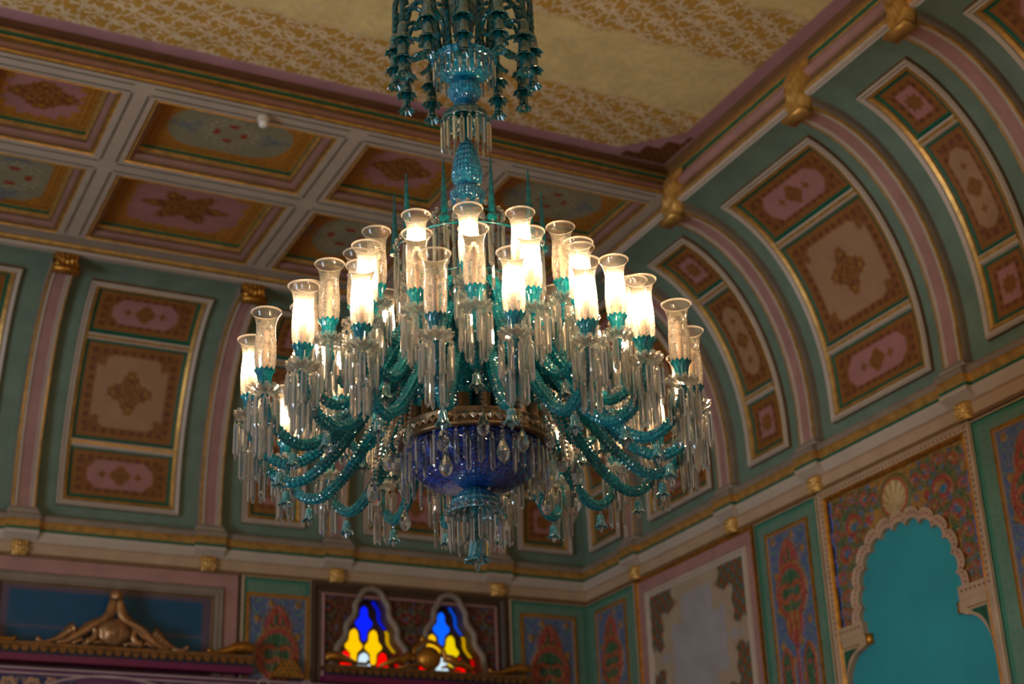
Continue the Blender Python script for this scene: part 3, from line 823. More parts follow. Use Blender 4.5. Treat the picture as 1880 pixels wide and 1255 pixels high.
# arcade bay: cream frame with dotted line, carved spandrel, scalloped turquoise niche
NC, NHW, NTOP, NBOT = 2.87, .325, -.520, -.905
def dots_fn(X, Y, w_, h_):
    c = np.zeros(X.shape + (3,)) + S(188, 160, 128)
    d = np.minimum(w_ / 2 - np.abs(X), h_ / 2 - Y)
    k = np.where(w_ / 2 - np.abs(X) < h_ / 2 - Y, Y, X)
    m = sm(np.hypot(((k / .028) % 1 - .5) * .028, d - .020) - .006, .003)
    return lay(c, m, S(116, 72, 48)), sm(np.abs(d - .02) - .014) * .6
mb = MB()
frame(mb, wB, 2.335, 3.405, -2.95, -.21, [(0, 0), (0, .028), (.008, .032), (.014, .026), (.036, .026), (.044, .02), (.050, .026), (.056, .016)], [0, 0, 0, 0, 1, 1, 1])
nb = link('niche_frame', mb.mesh('niche_frame', [M_BEIGE, M_OLDGOLD], False, U), W)
# beads along the frame
bead = []
mb = MB()
for zz in np.arange(-.90, -.225, .026):
    for tt in (2.352, 3.388): mb.lathe([(0, .006), (.006, .003), (.0065, 0)], 6, 0, None); bead.append(wB(tt, zz, .027)); 
mb2 = MB()
for tt, zz in [(2.359, z_) for z_ in np.arange(-.90, -.225, .027)] + [(3.381, z_) for z_ in np.arange(-.90, -.225, .027)] + [(t_, -.233) for t_ in np.arange(2.37, 3.38, .027)] + [(NC + k * t_, -.90) for k in (-1, 1) for t_ in np.arange(.345, .50, .027)]:
    o = .007
    v = [wB(tt - o, zz, .026), wB(tt, zz + o, .026), wB(tt + o, zz, .026), wB(tt, zz - o, .026), wB(tt, zz, .033)]
    mb2.add(v, [(0, 1, 4), (1, 2, 4), (2, 3, 4), (3, 0, 4)])
bd = link('bead_row', mb2.mesh('bead_row', mat('bead_brown', S(140, 92, 66), .4), False, U), nb); bd['kind'] = 'stuff'
NL = 13
def niche_pts(extra=0.0, per=9):
    """lobed outline from right springing over the top to left springing (t, z)"""
    pts = []
    # base curve: superellipse from angle 0..pi with vertical legs
    def base(q):
        a = pi * q
        ex = abs(cos(a)) ** .85 * (1 if cos(a) >= 0 else -1); zz = abs(sin(a)) ** .75
        return np.array([NC + (NHW + .0) * ex, NBOT + (NTOP - NBOT) * zz])
    qs = np.linspace(0, 1, 2001); P = np.array([base(q) for q in qs]); sl = np.concatenate([[0], np.cumsum(np.linalg.norm(np.diff(P, axis=0), axis=1))])
    for k in range(NL):
        for j in range(per):
            f = j / per; sv = (k + f) / NL * sl[-1]; i = np.searchsorted(sl, sv); i = min(max(i, 1), 1999)
            tan = P[i + 1] - P[i - 1]; tan /= np.linalg.norm(tan); nrm = np.array([tan[1], -tan[0]])
            pts.append(P[i] + nrm * (extra + .026 * math.sqrt(max(0, 1 - (2 * f - 1) ** 2)) - .008))
    pts.append(base(1) + np.array([-extra, 0]))
    return np.array(pts)
inner = niche_pts(0.0); outer = niche_pts(.05)
mb = MB()
mb.grid(np.stack([wB(inner[:, 0], inner[:, 1], -.008), wB(inner[:, 0], inner[:, 1], .018), wB(inner[:, 0] * .75 + outer[:, 0] * .25, inner[:, 1] * .75 + outer[:, 1] * .25, .020), wB(inner[:, 0] * .35 + outer[:, 0] * .65, inner[:, 1] * .35 + outer[:, 1] * .65, .017), wB(inner[:, 0] * .2 + outer[:, 0] * .8, inner[:, 1] * .2 + outer[:, 1] * .8, .022), wB(outer[:, 0], outer[:, 1], .022), wB(outer[:, 0], outer[:, 1], .0)], 1), [0, 0, 2, 0, 0, 1])
link('scalloped_arch', mb.mesh('scalloped_arch', [M_BEIGE, M_OLDGOLD, mat('dusty_pink_paint', S(186, 142, 120), .5)], False, U), nb)
mb = MB()
for i in range(4, len(outer) - 4, 2):
    a, b = inner[i] * .5 + outer[i] * .5; o = .0065
    mb.add([wB(a - o, b, .019), wB(a, b + o, .019), wB(a + o, b, .019), wB(a, b - o, .019), wB(a, b, .025)], [(0, 1, 4), (1, 2, 4), (2, 3, 4), (3, 0, 4)])
o_ = link('bead_row', mb.mesh('bead_row', mat('arch_bead_brown', S(150, 96, 70), .4), False, U), nb); o_['kind'] = 'stuff'
mb = MB()
for sx in (-1, 1):
    a, b = NC + sx * (NHW - .004), NC + sx * .535
    mb.box((min(a, b), -.935, -.02), (max(a, b), -.878, .024), 0, lambda x, y, q: tuple(wB(x, y, q)))
link('impost', mb.mesh('impost', M_BEIGE, False, U), nb)
# carved spandrel between the frame and the lobed arch
def spB(X, Y, w_, h_):
    s_ = 1.0
    c, H = scrolls(X, Y, w_, h_, [(.31, .13, .085, 1), (.40, .235, .045, 2), (.21, .235, .05, 0), (.385, .015, .062, 0), (.44, .12, .038, 1), (.43, -.085, .045, 1), (.41, -.17, .042, 0), (.435, -.245, .034, 1), (.43, -.295, .028, 2), (.15, .22, .04, 1), (.245, .07, .042, 2), (.31, .265, .035, 1)])
    c = lay(c, sm(w_ / 2 - np.abs(X) - .014), S(70, 96, 170)); c = lay(c, sm(h_ / 2 - Y - .012), P_GLD)
    r = np.hypot(X, Y - .185); a = np.arctan2(X, Y - .135)
    for rad, cc, hh in ((.108, P_GRN, .7), (.098, P_GLD, .9), (.09, P_RED, 1.0), (.078, S(196, 164, 108), 1.2)):
        m = sm(r - rad); c = lay(c, m, cc); H = np.where(m > .5, hh, H)
    ray = np.cos(a * 16); m = sm(r - .076)
    c = lay(c, m * np.clip(-ray, 0, 1) * .6, S(130, 92, 44)); H = np.where(m > .5, 1.2 + .5 * ray, H)
    return c, H
def spandrel_B():
    t0, t1, z0, z1 = 2.391, 3.349, -.88, -.262
    # rays from the arch outline to the rectangle
    n = len(outer); out = np.zeros((n, 2))
    for i, (a, b) in enumerate(outer):
        d = np.array([a - NC, b - (NBOT - .0)]) ; d[1] = max(d[1], 0)
        d /= np.linalg.norm(d) + 1e-9
        ks = []
        if d[0] > 1e-6: ks.append((t1 - NC) / d[0])
        if d[0] < -1e-6: ks.append((t0 - NC) / d[0])
        if d[1] > 1e-6: ks.append((z1 - NBOT) / d[1])
        k = min(ks); out[i] = (NC + d[0] * k, NBOT + d[1] * k)
    q = np.linspace(0, 1, 64)[:, None, None]
    G = outer[None] * (1 - q) + out[None] * q
    return G
G = spandrel_B()
# denser along the outline
def densify(G, m=3):
    n = G.shape[1]; xi = np.linspace(0, n - 1, (n - 1) * m + 1); o = np.zeros((G.shape[0], len(xi), 2))
    for k in range(G.shape[0]):
        for c_ in range(2): o[k, :, c_] = np.interp(xi, np.arange(n), G[k, :, c_])
    return o
G = densify(G, 3)
col, hg = spB(G[..., 0] - NC, G[..., 1] + .571, .958, .618)
P = wB(G[..., 0], G[..., 1], .004 + .012 * hg) * U
me = bpy.data.meshes.new('carved_spandrel'); n0, n1 = G.shape[:2]
idx = np.arange(n0 * n1).reshape(n0, n1)
me.from_pydata(P.reshape(-1, 3).tolist(), [], np.stack([idx[:-1, :-1], idx[1:, :-1], idx[1:, 1:], idx[:-1, 1:]], -1).reshape(-1, 4).tolist())
a = me.attributes.new('paint', 'FLOAT_COLOR', 'POINT'); c4 = np.ones((n0 * n1, 4), np.float32); c4[:, :3] = col.reshape(-1, 3)
a.data.foreach_set('color', c4.reshape(-1)); me.materials.append(M_PAINT)
me.polygons.foreach_set('use_smooth', np.ones(len(me.polygons), dtype=bool))
link('carved_spandrel', me, nb)
# niche back
mb = MB(); mb.grid(wB(np.array([[2.30, 2.30], [3.45, 3.45]]), np.array([[ZB_, -.30]] * 2), -.006))
link('niche_back', mb.mesh('niche_back', M_TEAL, False, U), nb)
# impost brackets under the springing, each with a gilt roll, a cream triangle frame and a green leaf inset
for sx in (-1, 1):
    e_in = NC + sx * (NHW - .012); e_out = NC + sx * .515
    mb = MB()
    # bracket outline (t, z): concave quarter below the impost
    loop = [(e_out, -.93), (e_in + sx * .02, -.93), (e_in, -.945), (e_in, -.985), (e_in + sx * .03, -.995)]
    for a in np.linspace(0, pi / 2, 14):
        loop.append((e_in + sx * (.03 + (.135) * sin(a)), -1.0 - .175 * (1 - cos(a))))
    loop += [(e_in + sx * .178, -1.21), (e_out, -1.21)]
    loop = np.array(loop); n = len(loop)
    v = list(wB(loop[:, 0], loop[:, 1], .022)) + list(wB(loop[:, 0], loop[:, 1], -.02))
    mb.add(v, [tuple(range(n))] + [(i, (i + 1) % n, n + (i + 1) % n, n + i) for i in range(n)], 0)
    bo = link('impost_bracket', mb.mesh('impost_bracket', [M_BEIGE], False, U), nb)
    mb = MB(); mb.tube([wB(e_in - sx * .004, -.938, .0), wB(e_in - sx * .006, -.985, .0)], .022, 10)
    link('gilt_roll', mb.mesh('gilt_roll', M_OLDGOLD, True, U), bo)
    tri = [(e_in + sx * .045, -.972), (e_out - sx * .032, -.972), (e_out - sx * .032, -1.17)]
    for a in np.linspace(pi / 2, 0, 8)[1:-1]:
        tri.append((e_in + sx * (.05 + .12 * sin(a)), -1.0 - .16 * (1 - cos(a)) + .012))
    tri = np.array(tri); n = len(tri); mb = MB()
    v = list(wB(tri[:, 0], tri[:, 1], .024)); cen = tri.mean(0)
    tin = cen + (tri - cen) * .8
    mb.add(v + list(wB(tin[:, 0], tin[:, 1], .018)), [(i, (i + 1) % n, n + (i + 1) % n, n + i) for i in range(n)], 1)
    mb.add(list(wB(tin[:, 0], tin[:, 1], .023)), [tuple(range(n))], 0)
    link('green_inset', mb.mesh('green_inset', [mat('leaf_green_paint', S(30, 84, 56), .45, noise=.4, scale=30), M_OLDGOLD], False, U), bo)
# lower jambs of the niche
mb = MB()
for sx in (-1, 1):
    a, b = NC + sx * .49, NC + sx * .535
    mb.box((min(a, b), ZB_, -.02), (max(a, b), -.93, .018), 0, lambda x, y, o: tuple(wB(x, y, o)))
link('niche_jamb', mb.mesh('niche_jamb', [M_BEIGE], False, U), nb)

# ---------------------------------------------------------------- gilded overdoor crests on the back wall
def scroll_path(c, r0, r1, a0, a1, n=26):
    a = np.linspace(a0, a1, n); r = np.linspace(r0, r1, n)
    return [(c[0] + q * cos(t), c[1] + q * sin(t)) for q, t in zip(r, a)]
def dent_bar(root, t0, t1, zt, o, mats):
    f = lambda x, y, q: tuple(wA(x, y, q))
    mb = MB()
    mb.box((t0, zt - .018, .0), (t1, zt, o + .012), 0, f)
    n = int((t1 - t0) / .045)
    for k in range(n):
        a = t0 + (k + .5) * (t1 - t0) / n
        pts = [(a + .021 * cos(q), zt - .018 - .03 * sin(q)) for q in np.linspace(0, pi, 7)]
        v = [wA(x, y, o + .006) for x, y in pts] + [wA(x, y, o - .02) for x, y in pts]; m = len(pts)
        mb.add(v, [tuple(range(m))] + [(i, (i + 1) % m, m + (i + 1) % m, m + i) for i in range(m)], 0)
    link('scalloped_bar', mb.mesh('scalloped_bar', [mats], False, U), root)
    mb = MB()
    mb.box((t0 + .02, zt - .058, .0), (t1 - .02, zt - .018, o - .012), 0, f)
    link('dark_band', mb.mesh('dark_band', [M_DARKBLUE], False, U), root)
    mb = MB(); mb.box((t0 + .0, zt - .090, 0), (t1 + .0, zt - .056, o - .006), 0, f)
    link('wine_band', mb.mesh('wine_band', [M_MAUVEPANEL], False, U), root)
def crest(root, tc, zb, sc, o, m):
    P = lambda pts: np.array([wA(tc + a * sc, zb + b * sc, o + .01) for a, b in pts])
    for sx in (-1, 1):
        mb = MB()
        main = [(sx * .012, .235), (sx * .022, .20), (sx * .03, .165), (sx * .055, .135), (sx * .09, .112), (sx * .125, .095), (sx * .15, .075), (sx * .175, .055), (sx * .205, .03), (sx * .245, .008), (sx * .285, .002)]
        mp = np.array(main); ti = np.linspace(0, 10, 40)
        mp = np.stack([np.interp(ti, range(11), mp[:, 0]), np.interp(ti, range(11), mp[:, 1])], 1)
        mb.tube(P(mp), np.interp(ti, [0, 2, 5, 8, 10], [.022, .027, .027, .021, .011]) * sc, 12, 0, lambda a, s_: 1 + .12 * cos(3 * a + 30 * s_))
        link('scroll_arm', mb.mesh('scroll_arm', m, True, U), root)
        mb = MB()
        vol = [(sx * (x), y) for x, y in scroll_path((.134, .066), .010, .050, -1.0, 4.9)]
        mb.tube(P(vol), np.linspace(.014, .022, len(vol)) * sc, 10)
        link('volute', mb.mesh('volute', m, True, U), root); mb = MB()
        mb.tube(P([(sx * .375, .022), (sx * .382, .010), (sx * .36, .002), (sx * .30, .0)]), np.array([.014, .012, .008, .006]) * sc, 8)
        link('volute', mb.mesh('volute', m, True, U), root)
        mb = MB()
        lf = [(sx * .335, .004), (sx * .29, .018), (sx * .25, .044), (sx * .215, .072), (sx * .19, .078)]
        lf = np.stack([np.interp(np.linspace(0, 4, 24), range(5), [p[0] for p in lf]), np.interp(np.linspace(0, 4, 24), range(5), [p[1] for p in lf])], 1)
        mb.tube(P(lf), np.interp(np.linspace(0, 1, 24), [0, .5, .85, 1], [.006, .020, .034, .010]) * sc, 12, 0, lambda a, s_: 1 + .16 * cos(4 * a) + .10 * cos(260 * s_))
        mb.tube(P([(sx * .05, .006), (sx * .075, .018), (sx * .11, .010), (sx * .16, .004)]), np.array([.006, .01, .008, .004]) * sc, 8)
        mb.tube(P([(sx * .14, .004), (sx * .165, .026), (sx * .19, .012), (sx * .21, .0)]), np.array([.004, .013, .010, .004]) * sc, 8)
        link('acanthus_leaf', mb.mesh('acanthus_leaf', m, True, U), root)
    mb = MB(); n = 40
    prof = [(0, 1)] + [(sin(q), cos(q)) for q in np.linspace(.15, pi - .15, 16)] + [(0, -1)]
    v = MB(); v.lathe(prof, n, 0, lambda a, t: (1 + .06 * cos(16 * a) + .12 * cos(5 * a) * (t > .5) * sin(9 * t), 0))
    vv = np.concatenate(v.v); c = wA(tc, zb + .073 * sc, o)
    V = np.stack([c[0] + vv[:, 0] * .090 * sc, c[1] + vv[:, 1] * .05 * sc, c[2] + vv[:, 2] * .074 * sc], 1)
    mb.add(V, v.f); link('shell_boss', mb.mesh('shell_boss', m, True, U), root)
    v = MB(); v.lathe(prof, 24, 0, lambda a, t: (1 + .08 * cos(8 * a), 0)); vv = np.concatenate(v.v); c = wA(tc, zb + .262 * sc, o)
    mb = MB(); mb.add(c + vv * .036 * sc, v.f); link('finial', mb.mesh('finial', m, True, U), root)

d1 = link('overdoor_crest', None)
dent_bar(d1, 2.11, 3.59, -.665, .11, M_DARKGILT); crest(d1, 2.85, -.66, 1.0, .10, M_BRONZE)
mb = MB(); mb.tube([wA(a, b, .11) for a, b in ((2.36, -.645), (2.345, -.656), (2.31, -.656), (2.26, -.645), (2.21, -.628), (2.17, -.622), (2.125, -.628), (2.115, -.65))], np.array([.012, .009, .008, .016, .027, .03, .026, .010]), 10, 0, lambda a, s_: 1 + .1 * cos(6 * a))
link('end_leaf', mb.mesh('end_leaf', M_OLDGOLD, True, U), d1); mb = MB()
mb.tube([wA(a, b, .11) for a, b in ((3.335, -.645), (3.35, -.656), (3.40, -.656), (3.45, -.645), (3.50, -.628), (3.54, -.622), (3.575, -.63), (3.59, -.65))], np.array([.012, .009, .008, .016, .027, .03, .026, .010]), 10, 0, lambda a, s_: 1 + .1 * cos(6 * a))
link('end_leaf', mb.mesh('end_leaf', M_OLDGOLD, True, U), d1)
tag(d1, 'large gilded scroll crest with shell boss and ball finial before the dark blue panel', 'pediment')
d2 = link('overdoor_crest', None)
dent_bar(d2, .46, 1.71, -.682, .11, M_DARKGILT)
mb = MB()
c = wA(1.094, -.612, .10)
v = MB(); v.lathe([(0, 1)] + [(sin(q), cos(q)) for q in np.linspace(.15, pi - .15, 14)] + [(0, -1)], 32, 0, lambda a, t: (1 + .05 * cos(14 * a), 0)); vv = np.concatenate(v.v)
mb.add(np.stack([c[0] + vv[:, 0] * .070, c[1] + vv[:, 1] * .04, c[2] + vv[:, 2] * .066], 1), v.f)
link('shell_boss', mb.mesh('shell_boss', M_OLDGOLD, True, U), d2)
mb = MB()
arc = [(1.094 + .098 * cos(q), -.612 + .092 * sin(q)) for q in np.linspace(-.2, pi + .2, 24)]
mb.tube([wA(a, b, .105) for a, b in arc], .013, 8, 0, lambda a, s_: 1 + .15 * cos(3 * a + 160 * s_))
link('arched_band', mb.mesh('arched_band', M_OLDGOLD, True, U), d2)
mb = MB()
v = MB(); v.lathe([(0, 1)] + [(sin(q), cos(q)) for q in np.linspace(.2, pi - .2, 8)] + [(0, -1)], 16, 0); vv = np.concatenate(v.v)
mb.add(wA(1.13, -.508, .10) + vv * .02, v.f)
link('finial', mb.mesh('finial', M_OLDGOLD, True, U), d2)
for sx in (-1, 1):
    mb = MB()
    pts = [(1.094 + sx * a, -.678 + b) for a, b in ((.10, .075), (.135, .066), (.165, .042), (.195, .05), (.24, .028), (.30, .004))]
    mb.tube([wA(a, b, .105) for a, b in pts], np.array([.018, .027, .024, .024, .018, .005]), 10, 0, lambda a, s_: 1 + .14 * cos(4 * a + 60 * s_))
    pts = [(1.094 + sx * a, -.678 + b) for a, b in ((.07, .012), (.10, .022), (.14, .008), (.19, .004))]
    mb.tube([wA(a, b, .115) for a, b in pts], np.array([.006, .010, .008, .004]), 8)
    link('scroll_arm', mb.mesh('scroll_arm', M_OLDGOLD, True, U), d2)
    mb = MB(); q0 = .60 if sx > 0 else -.61
    tt = 1.094 + q0
    pts = [(tt - sx * .24, -.652), (tt - sx * .225, -.668), (tt - sx * .17, -.668), (tt - sx * .11, -.650), (tt - sx * .05, -.636), (tt, -.64), (tt + sx * .012, -.66)]
    mb.tube([wA(a, b, .105) for a, b in pts], np.array([.011, .008, .008, .018, .028, .024, .008]), 10, 0, lambda a, s_: 1 + .1 * cos(6 * a))
    link('end_leaf', mb.mesh('end_leaf', M_OLDGOLD, True, U), d2)
tag(d2, 'small gilded crest with round boss standing before the stained glass windows', 'pediment')
# painted screen below the crests
sc_ = link('painted_screen', None)
mb = MB(); mb.box((.3, -1.25, .0), (4.3, -.778, .075), 0, lambda x, y, o: tuple(wA(x, y, o)))
link('screen_board', mb.mesh('screen_board', [mat('plum_paint', S(92, 34, 78), .45)], False, U), sc_)
mb = MB()
for z in (-.786, -.811): mb.box((.3, z - .008, .075), (4.3, z, .086), 0, lambda x, y, o: tuple(wA(x, y, o)))
for t0 in (2.04, 1.80, .44):
    mb.tube([wA(t0 + .03 * cos(q), -.806 + .03 * sin(q), .08) for q in np.linspace(0, 2 * pi, 20)], .006, 6)
# pointed fan arch outline under the big crest
ar = [(2.85 + .42 * cos(q), -.985 + .175 * sin(q)) for q in np.linspace(0, pi, 40)]
mb.tube([wA(a, b, .08) for a, b in ar], .0075, 6)
ar = [(2.85 + .36 * cos(q), -.995 + .14 * sin(q)) for q in np.linspace(0, pi, 40)]
mb.tube([wA(a, b, .08) for a, b in ar], .006, 6)
link('white_line', mb.mesh('white_line', [mat('chalk_pink_paint', S(176, 148, 146), .5)], False, U), sc_)
for k in range(18):
    a0 = pi * (k + .08) / 18; a1 = pi * (k + .92) / 18
    mb = MB(); v = []
    for q in np.linspace(a0, a1, 4):
        v += [wA(2.85 + .345 * cos(q), -.998 + .13 * sin(q), .079), wA(2.85 + .25 * cos(q), -1.06 + .11 * sin(q), .083)]
    mb.add(v, [(0, 2, 3, 1), (2, 4, 5, 3), (4, 6, 7, 5)])
    link('fan_leaf', mb.mesh('fan_leaf', [[mat('fan_gold', S(186, 156, 78), .4), mat('fan_green', S(8, 74, 62), .4), mat('fan_plum', S(110, 24, 72), .4)][k % 3]], False, U), sc_)
def arab_fn(X, Y, w_, h_):
    c, H = scrolls(X, Y, w_, h_, [(.06, .0, .03, 2), (.15, .015, .022, 2), (.22, -.01, .016, 2)], S(8, 40, 84))
    m = np.clip(H * 2, 0, 1)
    c = lay(np.zeros_like(c) + S(8, 40, 84), m, S(176, 132, 98))
    return c, m
for a, b in ((3.02, 3.56), (2.12, 2.68)):
    link('arabesque_panel', painted('arabesque_panel', wA, a, b, -.92, -.824, arab_fn, 120, 40, .077, .004), sc_)
mb = MB(); mb.tube([wA(3.50 + .06 * cos(q), -.90 + .06 * sin(q), .08) for q in np.linspace(0, 2 * pi, 24)], .008, 6)
v = MB(); v.lathe([(0, .3), (.5, .25), (.9, .1), (1, 0)], 20, 0); 
link('roundel', mb.mesh('roundel', [M_BRONZE], False, U), sc_)
tag(sc_, 'plum and blue painted screen with white lines beneath both gilded crests', 'screen')
# stepped jewelled finial between the two crests
fi = link('stepped_finial', None)
for k, (hw, z0, z1) in enumerate(((.082, -.76, -.735), (.066, -.735, -.712), (.050, -.712, -.690), (.034, -.690, -.668))):
    mb = MB(); n = max(2, int(hw / .016))
    mb.box((1.905 - hw, z0, .03), (1.905 + hw, z1, .085), 0, lambda x, y, o: tuple(wA(x, y, o)))
    for j in range(n):
        a = 1.905 + (j - (n - 1) / 2) * .03
        c = wA(a, (z0 + z1) / 2, .085); r = .009
        mb.add([c + np.array([r, 0, 0]), c + np.array([0, 0, r]), c - np.array([r, 0, 0]), c - np.array([0, 0, r]), c + np.array([0, -.008, 0])], [(0, 1, 4), (1, 2, 4), (2, 3, 4), (3, 0, 4)], 1)
    link('gilt_tier', mb.mesh('gilt_tier', [M_OLDGOLD, mat('green_jewel', S(16, 90, 60), .15, noise=0)], False, U), fi)
tag(fi, 'stepped gilt finial set with green jewels, between the two gilded crests', 'finial')
# ceiling spotlight
sp = link('ceiling_spotlight', None)
c = np.array([-2.805, -2.262, 1.2775]) * U
mb = MB(); mb.lathe([(0, 0), (.045, 0), (.048, -.02), (.046, -.05), (.03, -.056)], 24, 0, None, c); link('base', mb.mesh('base', M_CREAM, True), sp)
mb = MB(); mb.lathe([(.03, -.05), (.034, -.058), (.034, -.078), (.028, -.09), (.012, -.096), (0, -.097)], 24, 0, None, c); link('lens', mb.mesh('lens', M_WHITE, True), sp)
tag(sp, 'small white round detector fixed on the cream coffer strap', 'detector')
#CHANDELIER#
# ================================================================= CHANDELIER (metres)
AXIS = np.array([-2.83927034, -4.44046776]) * U
ZT = -2.20                                           # bottom tip
tc_ = CAM[:2] * U - AXIS; ANG0 = math.atan2(tc_[1], tc_[0])
def crystal_mat(name, col, mix=.24, rough=.02, ior=1.62):
    m = bpy.data.materials.new(name); m.use_nodes = True; nt = m.node_tree
    for n in list(nt.nodes): nt.nodes.remove(n)
    out = nt.nodes.new('ShaderNodeOutputMaterial'); mx = nt.nodes.new('ShaderNodeMixShader')
    g = nt.nodes.new('ShaderNodeBsdfGlass'); t = nt.nodes.new('ShaderNodeBsdfTransparent')
    nz = nt.nodes.new('ShaderNodeTexNoise'); nz.inputs['Scale'].default_value = 40
    mr = nt.nodes.new('ShaderNodeMapRange'); mr.inputs['To Min'].default_value = rough * .5; mr.inputs['To Max'].default_value = rough * 1.5
    nt.links.new(nz.outputs['Fac'], mr.inputs['Value']); nt.links.new(mr.outputs['Result'], g.inputs['Roughness'])
    g.inputs['Color'].default_value = (*col, 1); g.inputs['IOR'].default_value = ior
    t.inputs['Color'].default_value = (*(np.array(col) ** .5), 1)
    mx.inputs[0].default_value = mix
    nt.links.new(g.outputs[0], mx.inputs[1]); nt.links.new(t.outputs[0], mx.inputs[2])
    tl = nt.nodes.new('ShaderNodeBsdfTranslucent'); tl.inputs[0].default_value = (*col, 1); m2 = nt.nodes.new('ShaderNodeMixShader'); m2.inputs[0].default_value = .15
    nt.links.new(mx.outputs[0], m2.inputs[1]); nt.links.new(tl.outputs[0], m2.inputs[2]); nt.links.new(m2.outputs[0], out.inputs['Surface'])
    return m
def tinted_glass(name, col, diff, trans=.5, rough=.12, tlw=.28, coat=.6, spec=.9):
    """cut coloured glass: glossy coat over a body that both reflects and lets light through"""
    m = bpy.data.materials.new(name); m.use_nodes = True; nt = m.node_tree
    b = nt.nodes['Principled BSDF']; out = nt.nodes['Material Output']
    nz = nt.nodes.new('ShaderNodeTexNoise'); nz.inputs['Scale'].default_value = 55; nz.inputs['Detail'].default_value = 2
    tc = nt.nodes.new('ShaderNodeTexCoord'); nt.links.new(tc.outputs['Object'], nz.inputs['Vector'])
    cr = nt.nodes.new('ShaderNodeValToRGB'); cr.color_ramp.elements[0].position = .35; cr.color_ramp.elements[1].position = .68
    cr.color_ramp.elements[0].color = (*col, 1); cr.color_ramp.elements[1].color = (*diff, 1)
    nt.links.new(nz.outputs['Fac'], cr.inputs[0]); nt.links.new(cr.outputs[0], b.inputs['Base Color'])
    b.inputs['Roughness'].default_value = rough; b.inputs['Transmission Weight'].default_value = trans
    b.inputs['Specular IOR Level'].default_value = spec; b.inputs['IOR'].default_value = 1.55
    b.inputs['Coat Weight'].default_value = coat; b.inputs['Coat Roughness'].default_value = .06
    t = nt.nodes.new('ShaderNodeBsdfTranslucent'); nt.links.new(cr.outputs[0], t.inputs[0])
    mx = nt.nodes.new('ShaderNodeMixShader'); mx.inputs[0].default_value = tlw
    nt.links.new(b.outputs[0], mx.inputs[1]); nt.links.new(t.outputs[0], mx.inputs[2]); nt.links.new(mx.outputs[0], out.inputs['Surface'])
    return m
M_CRYSTAL = crystal_mat('clear_cut_crystal', (.97, .96, .93))
M_TEALG = tinted_glass('teal_cut_glass', (.0, .20, .32), (.01, .46, .50), .4, .08, .34)
M_TEALB = tinted_glass('blue_teal_cut_glass', (.0, .12, .25), (.01, .30, .46), .2, .07, .14, .2, .6)
M_TEALSHADE = tinted_glass('shaded_teal_glass', (.0, .055, .08), (.0, .14, .155), .15, .1, .16, .3, .7)  # same teal glass, colour darkened to paint in the weaker light higher up
M_BLUEG = tinted_glass('cobalt_cut_glass', (.003, .028, .20), (.006, .085, .52), .2, .1, .06, .1, .4)
M_SMOKE = tinted_glass('frosted_teal_glass', (.03, .30, .36), (.16, .58, .62), .45, .1, .26)
M_BRASS = mat('aged_brass', S(116, 92, 66), .38, metal=.7, noise=.2, scale=60, bump=.2)
M_CANDLE = mat('ivory_candle_sleeve', S(214, 186, 160), .55, noise=.04)
M_ON = mat('lit_bulb', np.array([1.0, .8, .6]), .4, noise=0, emit=np.array([1.0, .71, .43]), strength=BULB)
M_OFF = mat('unlit_frosted_bulb', S(236, 214, 190), .3, noise=0, trans=.4)
# etched hurricane glass: clear flare, frosted body with scrolls left brighter
m = bpy.data.materials.new('etched_hurricane_glass'); m.use_nodes = True; nt = m.node_tree
for n in list(nt.nodes): nt.nodes.remove(n)
out = nt.nodes.new('ShaderNodeOutputMaterial'); at = nt.nodes.new('ShaderNodeAttribute'); at.attribute_name = 'etch'
tr = nt.nodes.new('ShaderNodeBsdfTransparent'); tr.inputs[0].default_value = (.98, .95, .90, 1)
gl = nt.nodes.new('ShaderNodeBsdfGlossy'); gl.inputs['Roughness'].default_value = .05
fr = nt.nodes.new('ShaderNodeFresnel'); fr.inputs[0].default_value = 1.5
m1 = nt.nodes.new('ShaderNodeMixShader'); nt.links.new(fr.outputs[0], m1.inputs[0]); nt.links.new(tr.outputs[0], m1.inputs[1]); nt.links.new(gl.outputs[0], m1.inputs[2])
df = nt.nodes.new('ShaderNodeBsdfDiffuse'); df.inputs[0].default_value = (.80, .72, .62, 1)
tl = nt.nodes.new('ShaderNodeBsdfTranslucent'); tl.inputs[0].default_value = (.80, .72, .62, 1)
m2 = nt.nodes.new('ShaderNodeMixShader'); m2.inputs[0].default_value = .6
nt.links.new(df.outputs[0], m2.inputs[1]); nt.links.new(tl.outputs[0], m2.inputs[2])
m3 = nt.nodes.new('ShaderNodeMixShader'); nt.links.new(at.outputs['Fac'], m3.inputs[0]); nt.links.new(m1.outputs[0], m3.inputs[1]); nt.links.new(m2.outputs[0], m3.inputs[2])
nt.links.new(m3.outputs[0], out.inputs['Surface'])
M_ETCH = m

# ---- shared meshes
def prism_mesh(L, r=.0085, bead=.0105, flat=.62):
    mb = MB()
    def octa(z, rr):
        v = [(0, 0, z + rr)] + [(rr * cos(a), rr * .7 * sin(a), z) for a in np.linspace(0, 2 * pi, 7)[:-1]] + [(0, 0, z - rr)]
        mb.add(v, [(0, 1 + i, 1 + (i + 1) % 6) for i in range(6)] + [(7, 1 + (i + 1) % 6, 1 + i) for i in range(6)])
    octa(-bead, bead)
    z0 = -2 * bead
    rings = [(.35, z0), (1, z0 - .012), (1, z0 - L + .016), (0.02, z0 - L)]
    v = []
    for k, z in rings: v += [(k * r * cos(a), k * r * flat * sin(a), z) for a in (np.arange(6) * pi / 3)]
    f = [tuple(range(6))]
    for i in range(3): f += [(i * 6 + j, i * 6 + (j + 1) % 6, (i + 1) * 6 + (j + 1) % 6, (i + 1) * 6 + j) for j in range(6)]
    f.append(tuple(range(23, 17, -1)))
    mb.add(v, f)
    return mb
